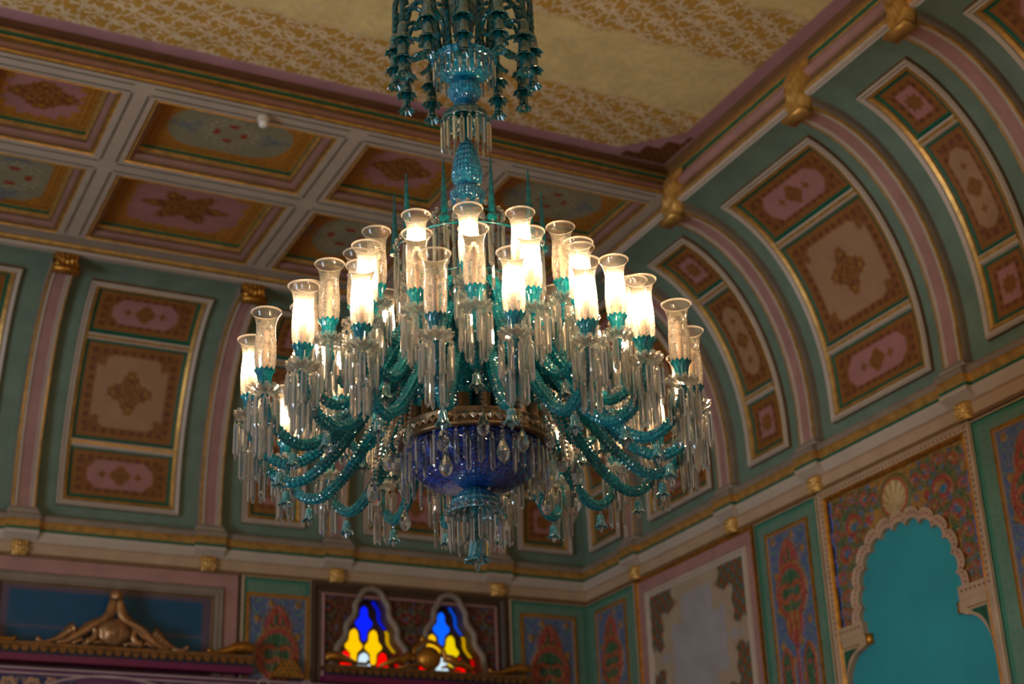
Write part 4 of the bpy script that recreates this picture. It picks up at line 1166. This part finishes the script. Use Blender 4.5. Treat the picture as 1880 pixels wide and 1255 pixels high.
def pear_mesh():
    mb = MB(); mb.lathe([(0, 0), (.006, -.004), (.007, -.010), (.003, -.016)], 8)
    prof = [(.002, -.018), (.012, -.034), (.024, -.060), (.030, -.082), (.026, -.104), (.014, -.120), (0, -.126)]
    mb.lathe(prof, 10, 0, lambda a, t: (1 - .12 * abs(sin(a)), 0))
    return mb.mesh('pear_drop', M_CRYSTAL)
def scal(n, amp): return lambda a, t: (1 + amp * max(0, t - .55) * cos(n * a), amp * .012 / .1 * max(0, t - .8) * cos(n * a))
def bell_mesh(sc=1.0):
    mb = MB()
    mb.lathe([(0, 0), (.006, -.003), (.0085, -.009), (.006, -.015), (0, -.018)], 10, 1)
    prof = [(.004, -.020), (.013, -.022), (.0165, -.034), (.0175, -.052), (.022, -.068), (.032, -.080), (.030, -.081), (.018, -.066), (.012, -.05)]
    mb.lathe(prof, 24, 0, lambda a, t: (1 + .10 * (t > .5) * cos(6 * a) + .09 * cos(12 * a + 14 * t), .006 * (t > .55) * (t < .8) * -cos(6 * a)))
    mb.lathe([(.004, -.062), (.011, -.078), (.011, -.086), (.006, -.104), (0, -.112)], 8, 1)
    return mb.mesh('bell_drop', [M_SMOKE, M_CRYSTAL], False, sc)
def shade_mesh():
    prof = np.array([(.026, .082), (.033, .092), (.040, .108), (.0445, .130), (.046, .160), (.046, .200), (.0435, .240), (.0410, .270), (.0405, .292), (.0425, .314), (.047, .334), (.0535, .350), (.0605, .361), (.0655, .367), (.0662, .3685), (.0642, .3675)])
    d = np.concatenate([[0], np.cumsum(np.linalg.norm(np.diff(prof, axis=0), axis=1))])
    tt = np.concatenate([np.linspace(0, d[-3], 66), d[-2:]]); pr = np.stack([np.interp(tt, d, prof[:, 0]), np.interp(tt, d, prof[:, 1])], 1)
    n = 72; mb = MB(); mb.lathe(pr, n); me = mb.mesh('glass_shade', M_ETCH, True)
    a = me.attributes.new('etch', 'FLOAT', 'POINT'); N = len(pr)
    th = np.tile(np.arange(n) * 2 * pi / n, (N, 1)); z = np.tile(pr[:, 1][:, None], (1, n))
    per = 2 * pi / 3; x = ((th % per) - per / 2) * .046; y = z - .205         # three repeats
    body = np.clip((z - .09) / .02, 0, 1) * np.clip((.305 - z) / .03, 0, 1)
    e = .10 + .09 * body
    def ring(cx, cy, r, w_): return np.clip(1.6 - np.abs(np.hypot(np.abs(x) - cx, y - cy) - r) / w_, 0, 1)
    s_ = np.zeros_like(x)
    for cx, cy, r in ((.016, .055, .012), (.016, .055, .006), (.030, .02, .014), (.014, -.015, .013), (.014, -.015, .006), (.030, -.05, .012), (.012, -.075, .010), (.038, .06, .008), (.0, .02, .008), (.040, -.015, .008)):
        s_ = np.maximum(s_, ring(cx, cy, r, .0022))
    for cx, cy, an, L, wd in ((0, .085, 1.57, .022, .005), (.010, .08, 1.1, .014, .004), (.02, .078, .5, .012, .004), (0, .05, 1.57, .02, .003), (.022, .0, 2.3, .016, .005), (0, -.05, 1.57, .022, .005), (.026, -.028, .6, .012, .004), (.02, -.09, .8, .012, .004)):
        dx = np.abs(x) - cx; dy = y - cy; p = dx * cos(an) + dy * sin(an); q = -dx * sin(an) + dy * cos(an)
        s_ = np.maximum(s_, np.clip(1.4 - ((p / L) ** 2 + (q / wd) ** 2), 0, 1))
    e = np.maximum(e, .52 * s_ * np.clip((z - .095) / .01, 0, 1)); e[-4:] = .6
    a.data.foreach_set('value', e.ravel().astype(np.float32))
    return me
def cup_mesh():
    mb = MB(); prof = [(.010, .014), (.018, .018), (.024, .030), (.027, .050), (.030, .072), (.036, .090), (.044, .100), (.041, .101), (.030, .080), (.02, .05)]
    mb.lathe(prof, 48, 0, lambda a, t: (1 + .05 * cos(12 * a), .006 * (t > .55) * (t < .85) * cos(12 * a)))
    return mb.mesh('candle_cup', M_TEALG)
def bobeche_mesh():
    mb = MB()
    mb.lathe([(.012, .0), (.040, .004), (.060, .010), (.070, .016), (.066, .010), (.040, -.002), (.012, -.006)], 48, 0, lambda a, t: (1 + .05 * (.2 < t < .8) * cos(12 * a), .005 * (.2 < t < .8) * cos(12 * a)))
    for k in range(12):                                             # ring of upright petals
        a = k * pi / 6; ca, sa = cos(a), sin(a); v = []
        for u_, wd, h in ((.040, .006, .004), (.052, .013, .018), (.064, .012, .028), (.072, .004, .030)):
            for s_ in (-1, 0, 1): v.append((u_ * ca - s_ * wd * sa, u_ * sa + s_ * wd * ca, h - (.004 if s_ == 0 else 0)))
        f = [(i * 3 + j, i * 3 + j + 1, i * 3 + j + 4, i * 3 + j + 3) for i in range(3) for j in range(2)]
        mb.add(v, f)
    return mb.mesh('bobeche', M_CRYSTAL, False)
def sleeve_mesh():
    mb = MB(); mb.lathe([(0, .06), (.012, .06), (.012, .214), (.008, .218), (0, .218)], 14); return mb.mesh('candle_sleeve', M_CANDLE, True)
def bulb_mesh(m):
    mb = MB(); mb.lathe([(0, .216), (.008, .220), (.016, .236), (.0175, .250), (.013, .268), (.005, .284), (0, .290)], 16); return mb.mesh('bulb', m, True)
def arm_mesh(pts, r=.019):
    pts = np.array(pts, float); k = len(pts)
    # Catmull-Rom through the control points
    P = [2 * pts[0] - pts[1]] + list(pts) + [2 * pts[-1] - pts[-2]]; o = []
    for i in range(1, k):
        for t in np.linspace(0, 1, 30, endpoint=False):
            a, b, c, d = P[i - 1], P[i], P[i + 1], P[i + 2]
            o.append(.5 * (2 * b + (c - a) * t + (2 * a - 5 * b + 4 * c - d) * t * t + (3 * b - 3 * c + d - a) * t ** 3))
    o.append(pts[-1]); o = np.array(o); d = np.concatenate([[0], np.cumsum(np.linalg.norm(np.diff(o, axis=0), axis=1))])
    N = int(d[-1] / .0052); q = np.linspace(0, d[-1], N); o = np.stack([np.interp(q, d, o[:, 0]), np.interp(q, d, o[:, 1])], 1)
    path = np.stack([o[:, 0], np.zeros(N), o[:, 1]], 1)
    rad = r * np.interp(q / d[-1], [0, .5, .85, 1], [1.05, 1.05, .9, .62])
    mb = MB()
    mb.tube(path, rad, 16, 0, lambda a, s_: 1 + .19 * max(-.45, cos(4 * a + s_ * 2 * pi / .040) * cos(4 * a - s_ * 2 * pi / .040) * 1.5))
    return mb.mesh('lamp_arm', M_TEALG, False)
PRISM = prism_mesh(.150, .0125).mesh('prism', M_CRYSTAL); PRISM_S = prism_mesh(.105, .0095).mesh('prism', M_CRYSTAL); PRISM_L = prism_mesh(.185, .012).mesh('prism', M_CRYSTAL)
PEAR = pear_mesh(); BELL = bell_mesh(); SHADE = shade_mesh(); CUP = cup_mesh(); BOB = bobeche_mesh(); SLEEVE = sleeve_mesh(); ON = bulb_mesh(M_ON); OFF = bulb_mesh(M_OFF)

ch = link('chandelier', None, None, (AXIS[0], AXIS[1], ZT), (0, 0, ANG0))
tag(ch, 'huge teal and crystal tiered chandelier with glowing etched hurricane shades, hung from the gold ceiling', 'chandelier')
def Zl(z): return z - ZT
rest = MB()                                          # the prisms past the three hundred that show largest
n_pr = [0]
_cache = {}
def prism_raw(L, r):
    if (L, r) not in _cache:
        m_ = prism_mesh(L, r); _cache[(L, r)] = (np.concatenate(m_.v), m_.f)
    return _cache[(L, r)]
def rest_prism(x, y, z, L=.15, r=.0085, rz=0.0):
    v, f = prism_raw(L, r); c, s = cos(rz), sin(rz)
    rest.add(np.stack([v[:, 0] * c - v[:, 1] * s + x, v[:, 0] * s + v[:, 1] * c + y, v[:, 2] + z], 1), f)
def place_prism(par, x, y, z, me, rz=0.0):
    link('prism', me, par, (x, y, z), (0, 0, rz)); n_pr[0] += 1
# ring: name, lamp radius, bobeche height, number, phase, arm path, lit angles
tiers = [
    (.977, -1.536, 20, -8.0, [(.255, -1.60), (.245, -1.46), (.262, -1.345), (.335, -1.305), (.425, -1.36), (.54, -1.51), (.66, -1.655), (.78, -1.735), (.88, -1.715), (.955, -1.63), (.977, -1.54)], .845, -1.756, {0: 1, -1: 1, -4: 1, -2: 1, 0: 0, 1: 1, 2: 1, 3: 1, -3: 0, 4: 0, 5: 0, 7: 1, 6: 1, -6: 1, -7: 1, 9: 1, -9: 1, -8: 0, 8: 1, 10: 0, -5: 0}),
    (.755, -1.318, 20, 1.5, [(.17, -1.45), (.165, -1.25), (.20, -1.12), (.275, -1.085), (.35, -1.14), (.44, -1.30), (.53, -1.445), (.61, -1.50), (.685, -1.475), (.74, -1.40), (.755, -1.32)], .625, -1.52, {0: 0, 1: 1, -1: 0, 2: 1, -2: 1, 3: 1, -3: 0, 4: 1, -4: 0, 6: 1, -6: 1, 8: 1, -7: 1, 9: 0, 5: 0, -5: 1}),
    (.521, -1.098, 14, 0.0, [(.12, -1.25), (.115, -1.05), (.15, -.94), (.205, -.91), (.26, -.96), (.32, -1.10), (.39, -1.225), (.445, -1.235), (.495, -1.18), (.521, -1.10)], .40, -1.25, {0: 1, 1: 1, -1: 1, 2: 0, -2: 0, 3: 1, -3: 0, 4: 1, -5: 1}),
]
for ti, (R, zb, n, ph, path, rbell, zbell, lit) in enumerate(tiers):
    am = arm_mesh([(a, Zl(b)) for a, b in path], (.0235, .022, .020)[ti])
    for k in range(-(n // 2) + 1, n // 2 + 1):
        th = ph + k * 360 / n; q = radians(th)
        arm = link('lamp_arm', am, ch, (0, 0, 0), (0, 0, q))
        b0 = Zl(zb); jig = random.uniform(0, 6.28)
        link('candle_cup', CUP, arm, (R, 0, b0), (0, 0, jig)); link('bobeche', BOB, arm, (R, 0, b0), (0, 0, jig))
        link('candle_sleeve', SLEEVE, arm, (R, 0, b0)); link('glass_shade', SHADE, arm, (R, 0, b0), (0, 0, jig))
        o = link('bulb', ON if lit.get(k, 0) else OFF, arm, (R, 0, b0))
        o['label'] = 'lit warm candle bulb' if lit.get(k, 0) else 'unlit candle bulb'
        link('bell_drop', BELL, arm, (rbell, 0, Zl(zbell)))
        front = abs((th + 180) % 360 - 180) < 100
        for j in range(10):
            a = 2 * pi * (j + .5) / 10 + jig; x, y = R + .062 * cos(a), .064 * sin(a); rz = a + pi / 2
            wx, wy = x * cos(q) - y * sin(q), x * sin(q) + y * cos(q)
            toward = wx * 1.0                       # local +x of the chandelier faces the camera
            if front and n_pr[0] < 270 and toward > R * cos(q) - .035:
                place_prism(arm, x, y, b0 - .002 - .012 * (j % 2), PRISM, rz)
            else: rest_prism(wx, wy, b0 - .002 - .012 * (j % 2), .15, .0125, rz + q)
        for j in range(6):
            a = 2 * pi * j / 6 + jig; x, y = R + .036 * cos(a), .036 * sin(a)
            rest_prism(x * cos(q) - y * sin(q), x * sin(q) + y * cos(q), b0 - (.11 if ti == 0 else .06), .15, .0115, a)
# ---- central stem: everything threaded on the rod, from the ceiling down
def turned(name, prof, m, n=40, mod=None, smooth=True, lab=None):
    mb = MB(); pf = np.array([(r, Zl(z)) for r, z in prof])
    if mod is not None:
        d = np.concatenate([[0], np.cumsum(np.linalg.norm(np.diff(pf, axis=0), axis=1))]); k = len(pf)
        P = np.vstack([2 * pf[0] - pf[1], pf, 2 * pf[-1] - pf[-2]]); o = []
        for i in range(1, k):
            for t in np.linspace(0, 1, 7, endpoint=False):
                a, b, c, e = P[i - 1], P[i], P[i + 1], P[i + 2]
                o.append(.5 * (2 * b + (c - a) * t + (2 * a - 5 * b + 4 * c - e) * t * t + (3 * b - 3 * c + e - a) * t ** 3))
        pf = np.array(o + [pf[-1]]); n = max(n, 120)
    mb.lathe(pf, n, 0, mod); o = link(name, mb.mesh(name, m, smooth), ch)
    if lab: o['label'] = lab
    return o
def diamond(nu, kz, amp, base=1.0): return lambda a, t: (base + amp * max(-.3, cos(nu * a + kz * t) * cos(nu * a - kz * t)), 0)
ztop = ZC * U
turned('ceiling_rose', [(0, ztop - .004), (.16, ztop - .004), (.15, ztop - .04), (.06, ztop - .09), (.02, ztop - .12)], M_BRASS, 32)
turned('hanging_rod', [(.013, ztop - .1), (.013, .70)], M_BRASS, 12)
turned('pear_vase', [(.012, 1.0), (.03, .97), (.022, .92), (.045, .84), (.064, .74), (.066, .66), (.055, .57), (.034, .48), (.022, .42), (.03, .38), (.02, .35)], M_TEALSHADE, 40, diamond(10, 60, .07))
turned('upper_bowl', [(.150, .372), (.156, .366), (.154, .352), (.146, .33), (.12, .295), (.08, .262), (.04, .248), (.02, .24)], M_TEALB, 48, diamond(15, 34, .055), False)
turned('cut_knob', [(.02, .242), (.05, .232), (.076, .206), (.080, .188), (.072, .160), (.048, .132), (.028, .118)], M_TEALB, 40, diamond(14, 26, .06), False)
turned('prism_dome', [(.026, .118), (.03, .11), (.06, .098), (.092, .072), (.112, .044), (.121, .018), (.118, .012), (.10, .03), (.05, .07)], M_TEALSHADE, 40, diamond(12, 14, .03))
turned('stem_tube', [(.02, .10), (.016, .0), (.018, -.08)], M_TEALSHADE, 16)
turned('pineapple_vase', [(.018, -.075), (.03, -.10), (.046, -.145), (.060, -.20), (.069, -.25), (.070, -.285), (.060, -.318), (.042, -.338), (.03, -.345)], M_TEALB, 48, diamond(12, 44, .085), False)
turned('stem_ring', [(.03, -.338), (.055, -.345), (.078, -.368), (.081, -.388), (.074, -.41), (.05, -.428), (.03, -.432)], M_TEALB, 40, diamond(16, 24, .055), False)
turned('central_stem', [(.03, -.43), (.05, -.5), (.04, -.62), (.06, -.75), (.07, -.9), (.05, -1.05), (.065, -1.2), (.075, -1.35), (.06, -1.5), (.08, -1.56)], M_TEALG, 32, diamond(8, 60, .05))
# leaf-shaped green uprights standing in the middle of the arms
for k in range(10):
    mb = MB(); a = radians(18 + 36 * k)
    pts = [(.10, -1.5), (.12, -1.35), (.15, -1.20), (.19, -1.10), (.24, -1.07), (.28, -1.09)]
    v = []
    for i, (r_, z_) in enumerate(pts):
        wd = (.012, .03, .042, .045, .036, .01)[i]
        for s_ in (-1, -.5, 0, .5, 1): v.append((r_ - .012 * abs(s_), s_ * wd, Zl(z_)))
    mb.add(v, [(i * 5 + j, i * 5 + j + 1, i * 5 + j + 6, i * 5 + j + 5) for i in range(5) for j in range(4)])
    link('crystal_leaf', mb.mesh('crystal_leaf', M_SMOKE, True), ch, (0, 0, 0), (0, 0, a))
# spires
sm_ = MB(); sm_.lathe([(.0, .0), (.022, .0), (.024, .02), (.014, .035), (.0165, .06), (.013, .14), (.008, .24), (.003, .315), (0, .32)], 8); SPIRE = sm_.mesh('spire', M_TEALSHADE)
for k in range(10):
    a = radians(18 + 36 * k); link('spire', SPIRE, ch, (.345 * cos(a), .345 * sin(a), Zl(-.685)), (0, 0, a))
# prism curtains: crown, ring under the spires, waist
def curtain(R, z, n, me, L, r, own=False, zoff=0.0):
    for k in range(n):
        a = 2 * pi * (k + .5) / n; x, y = R * cos(a), R * sin(a); zz = Zl(z) - (zoff if k % 2 else 0)
        if own and x > -R * .1 and n_pr[0] < 300: place_prism(ch, x, y, zz, me, a + pi / 2)
        else: rest_prism(x, y, zz, L, r, a + pi / 2)
def hoop(R, z, m, r=.006):
    mb = MB(); mb.tube([(R * cos(a), R * sin(a), Zl(z)) for a in np.linspace(0, 2 * pi, 49)], r, 8); return link('hoop', mb.mesh('hoop', m, True), ch)
hoop(.165, -.53, M_TEALSHADE, .004); hoop(.345, -.70, M_TEALSHADE, .006); hoop(.215, -.86, M_TEALSHADE, .004); hoop(.10, -.53, M_TEALSHADE, .004)
curtain(.165, -.525, 22, PRISM_L, .17, .009)
curtain(.165, -.70, 22, PRISM_L, .17, .009)
curtain(.345, -.70, 34, PRISM_L, .185, .009, False, .01)
curtain(.335, -.86, 30, PRISM_L, .15, .0085)
curtain(.215, -.86, 26, PRISM_L, .185, .009)
curtain(.24, -1.04, 24, PRISM_L, .16, .009)
# crown beads
cb = MB()
for R, z, n in ((.165, -.515, 24), (.345, -.685, 40)):
    for k in range(n):
        a = 2 * pi * k / n; cb.lathe([(0, .034), (.009, .028), (.012, .018), (.009, .006), (0, 0)], 6, 0, None, (R * cos(a), R * sin(a), Zl(z)))
o = link('crown_bead', cb.mesh('crown_bead', M_CRYSTAL), ch); o['kind'] = 'stuff'
# dish: brass band with sockets, jewelled rim, cobalt bowl
turned('brass_band', [(.10, -1.575), (.285, -1.562), (.318, -1.560), (.328, -1.566), (.330, -1.572), (.322, -1.580), (.334, -1.632), (.342, -1.642), (.332, -1.650), (.30, -1.646)], M_BRASS, 64)
for k in range(20):
    a = radians(-8 + 18 * k); mb = MB(); mb.lathe([(.03, 0), (.03, .02), (.026, .022), (.026, .078), (.022, .081)], 14)
    link('arm_socket', mb.mesh('arm_socket', M_BRASS, True), ch, (.285 * cos(a), .285 * sin(a), Zl(-1.572)))
jb = MB()
for k in range(60):
    a = 2 * pi * k / 60; c = (.343 * cos(a), .343 * sin(a), Zl(-1.607)); r = .019
    jb.add([(c[0] + r * (cos(a) if d == 0 else 0) * 0 - r * sin(a) * u_, c[1] + r * cos(a) * u_, c[2] + r * w_) for d, u_, w_ in ((0, 1, 0), (0, 0, 1), (0, -1, 0), (0, 0, -1))] + [(c[0] + .014 * cos(a), c[1] + .014 * sin(a), c[2])], [(0, 1, 4), (1, 2, 4), (2, 3, 4), (3, 0, 4)])
o = link('jewelled_rim', jb.mesh('jewelled_rim', mat('rim_paste_jewel', S(210, 196, 170), .12, metal=.9, noise=.3, scale=90)), ch); o['kind'] = 'stuff'
def bowl_mod(a, t):
    petal = abs(((a * 8 / (2 * pi)) % 1) - .5) * 2
    return (1 + .035 * petal * sin(pi * min(1, t * 1.05)) + .03 * max(-.5, cos(26 * a + 60 * t) * cos(26 * a - 60 * t)) * (.15 < petal), 0)
turned('cobalt_bowl', [(.292, -1.60), (.292, -1.66), (.284, -1.70), (.262, -1.745), (.222, -1.785), (.165, -1.812), (.10, -1.826), (.045, -1.828), (.02, -1.82)], M_BLUEG, 192, bowl_mod, False)
curtain(.322, -1.640, 40, PRISM_L, .16, .0115, False, .035)
curtain(.30, -1.655, 24, PRISM, .12, .009)
# pear drops on bead chains in front of the band
chain = MB()
for R, n, z, ph in ((.385, 14, -1.60, 6), (.455, 12, -1.735, 15)):
    for k in range(n):
        a = radians(ph + 360 * k / n); dz = .055 * (k % 2); x, y = R * cos(a), R * sin(a)
        link('pear_drop', PEAR, ch, (x, y, Zl(z) - dz), (0, 0, a + pi / 2))
        z1 = Zl(-1.36 if R < .4 else -1.46)
        for zz in np.arange(Zl(z) - dz + .012, z1, .021):
            t = (zz - Zl(z) + dz) / max(.01, z1 - Zl(z) + dz); rr = R - .05 * t
            chain.lathe([(0, .009), (.0095, 0), (0, -.009)], 6, 0, None, (rr * cos(a), rr * sin(a), zz))
o = link('bead_chain', chain.mesh('bead_chain', M_CRYSTAL), ch); o['kind'] = 'stuff'
# pendant under the bowl
turned('pendant_dome', [(.012, -1.805), (.03, -1.822), (.062, -1.842), (.094, -1.872), (.113, -1.905), (.122, -1.935), (.118, -1.942), (.10, -1.915), (.06, -1.87)], M_SMOKE, 48, diamond(12, 30, .05), False)
bd_ = MB()
for k in range(18):
    a = 2 * pi * k / 18; bd_.lathe([(0, .014), (.011, .008), (.014, 0), (.011, -.008), (0, -.014)], 8, 0, None, (.126 * cos(a), .126 * sin(a), Zl(-1.928)))
o = link('pendant_bead', bd_.mesh('pendant_bead', M_CRYSTAL), ch); o['kind'] = 'stuff'
curtain(.118, -1.945, 22, PRISM, .125, .0085, False, .018)
curtain(.075, -1.955, 12, PRISM, .105, .0085)
turned('pendant_stem', [(.018, -1.90), (.025, -1.95), (.024, -2.01), (.026, -2.028), (.056, -2.045), (.054, -2.05), (.028, -2.04), (.030, -2.06), (.034, -2.10), (.038, -2.13), (.055, -2.148), (.052, -2.153), (.032, -2.135), (.01, -2.12)], M_SMOKE, 36, lambda a, t: (1 + .06 * cos(9 * a + 22 * t) + (.08 * cos(6 * a) if t > .72 else 0), 0), False)
mb = MB(); mb.lathe([(.006, Zl(-2.13)), (.016, Zl(-2.15)), (.016, Zl(-2.165)), (.008, Zl(-2.19)), (0, Zl(-2.20))], 8); link('crystal_tip', mb.mesh('crystal_tip', M_CRYSTAL), ch)
# upper prism rings
curtain(.150, .352, 24, PRISM_S, .105, .0075, True); curtain(.117, .018, 20, PRISM, .125, .0085, True, .012)
# upper branches: curled tubes and cascades of nested bells
cas = MB()
for (z0, k) in ((.27, 1.0), (.165, .95), (.075, .75)):
    cas.lathe([(.004, z0), (.018 * k, z0 - .004), (.025 * k, z0 - .025), (.029 * k, z0 - .072), (.036 * k, z0 - .094), (.052 * k, z0 - .110), (.047 * k, z0 - .112), (.026 * k, z0 - .09)], 24, 0, lambda a, t: (1 + .09 * (t > .6) * cos(8 * a) + .03 * cos(8 * a), -.006 * (t > .7) * cos(8 * a)))
cas.lathe([(.004, .0), (.012, -.006), (.013, -.016), (.007, -.035), (0, -.042)], 8, 1)
CASC = cas.mesh('bell_cascade', [M_TEALSHADE, M_CRYSTAL])
up = MB()
def curl(pts, r, n=10):
    pts = np.array(pts); d = np.linspace(0, len(pts) - 1, 60); i = np.arange(len(pts))
    up.tube(np.stack([np.interp(d, i, pts[:, 0]), np.zeros(60), np.interp(d, i, pts[:, 1])], 1), r, n, 0, lambda a, s_: 1 + .08 * cos(3 * a + s_ * 160))
curl([(.135, Zl(.35)), (.145, Zl(.45)), (.155, Zl(.58)), (.175, Zl(.70)), (.21, Zl(.79)), (.26, Zl(.82)), (.31, Zl(.79)), (.335, Zl(.70)), (.336, Zl(.56)), (.335, Zl(.49))], .0155)
q = np.linspace(-.4, 4.6, 30)
curl([(.255 + .070 * cos(a), Zl(.44) + .062 * sin(a)) for a in q], .011); curl([(.25 + .066 * cos(a), Zl(.62) + .062 * sin(a)) for a in q], .011)
curl([(.155, Zl(.56)), (.175, Zl(.575)), (.20, Zl(.55))], .009)
BRANCH = up.mesh('upper_branch', M_TEALSHADE)
for k in range(12):
    a = radians(30 * k + (0)); b = link('upper_branch', BRANCH, ch, (0, 0, 0), (0, 0, a))
    link('bell_cascade', CASC, b, (.335, 0, Zl(.225 + (0, .035, -.01, .02)[k % 4])), (0, 0, random.random()))
pr = link('prism', rest.mesh('prism', M_CRYSTAL), ch); pr['kind'] = 'stuff'; pr['label'] = 'remaining cut crystal prisms of the chandelier'
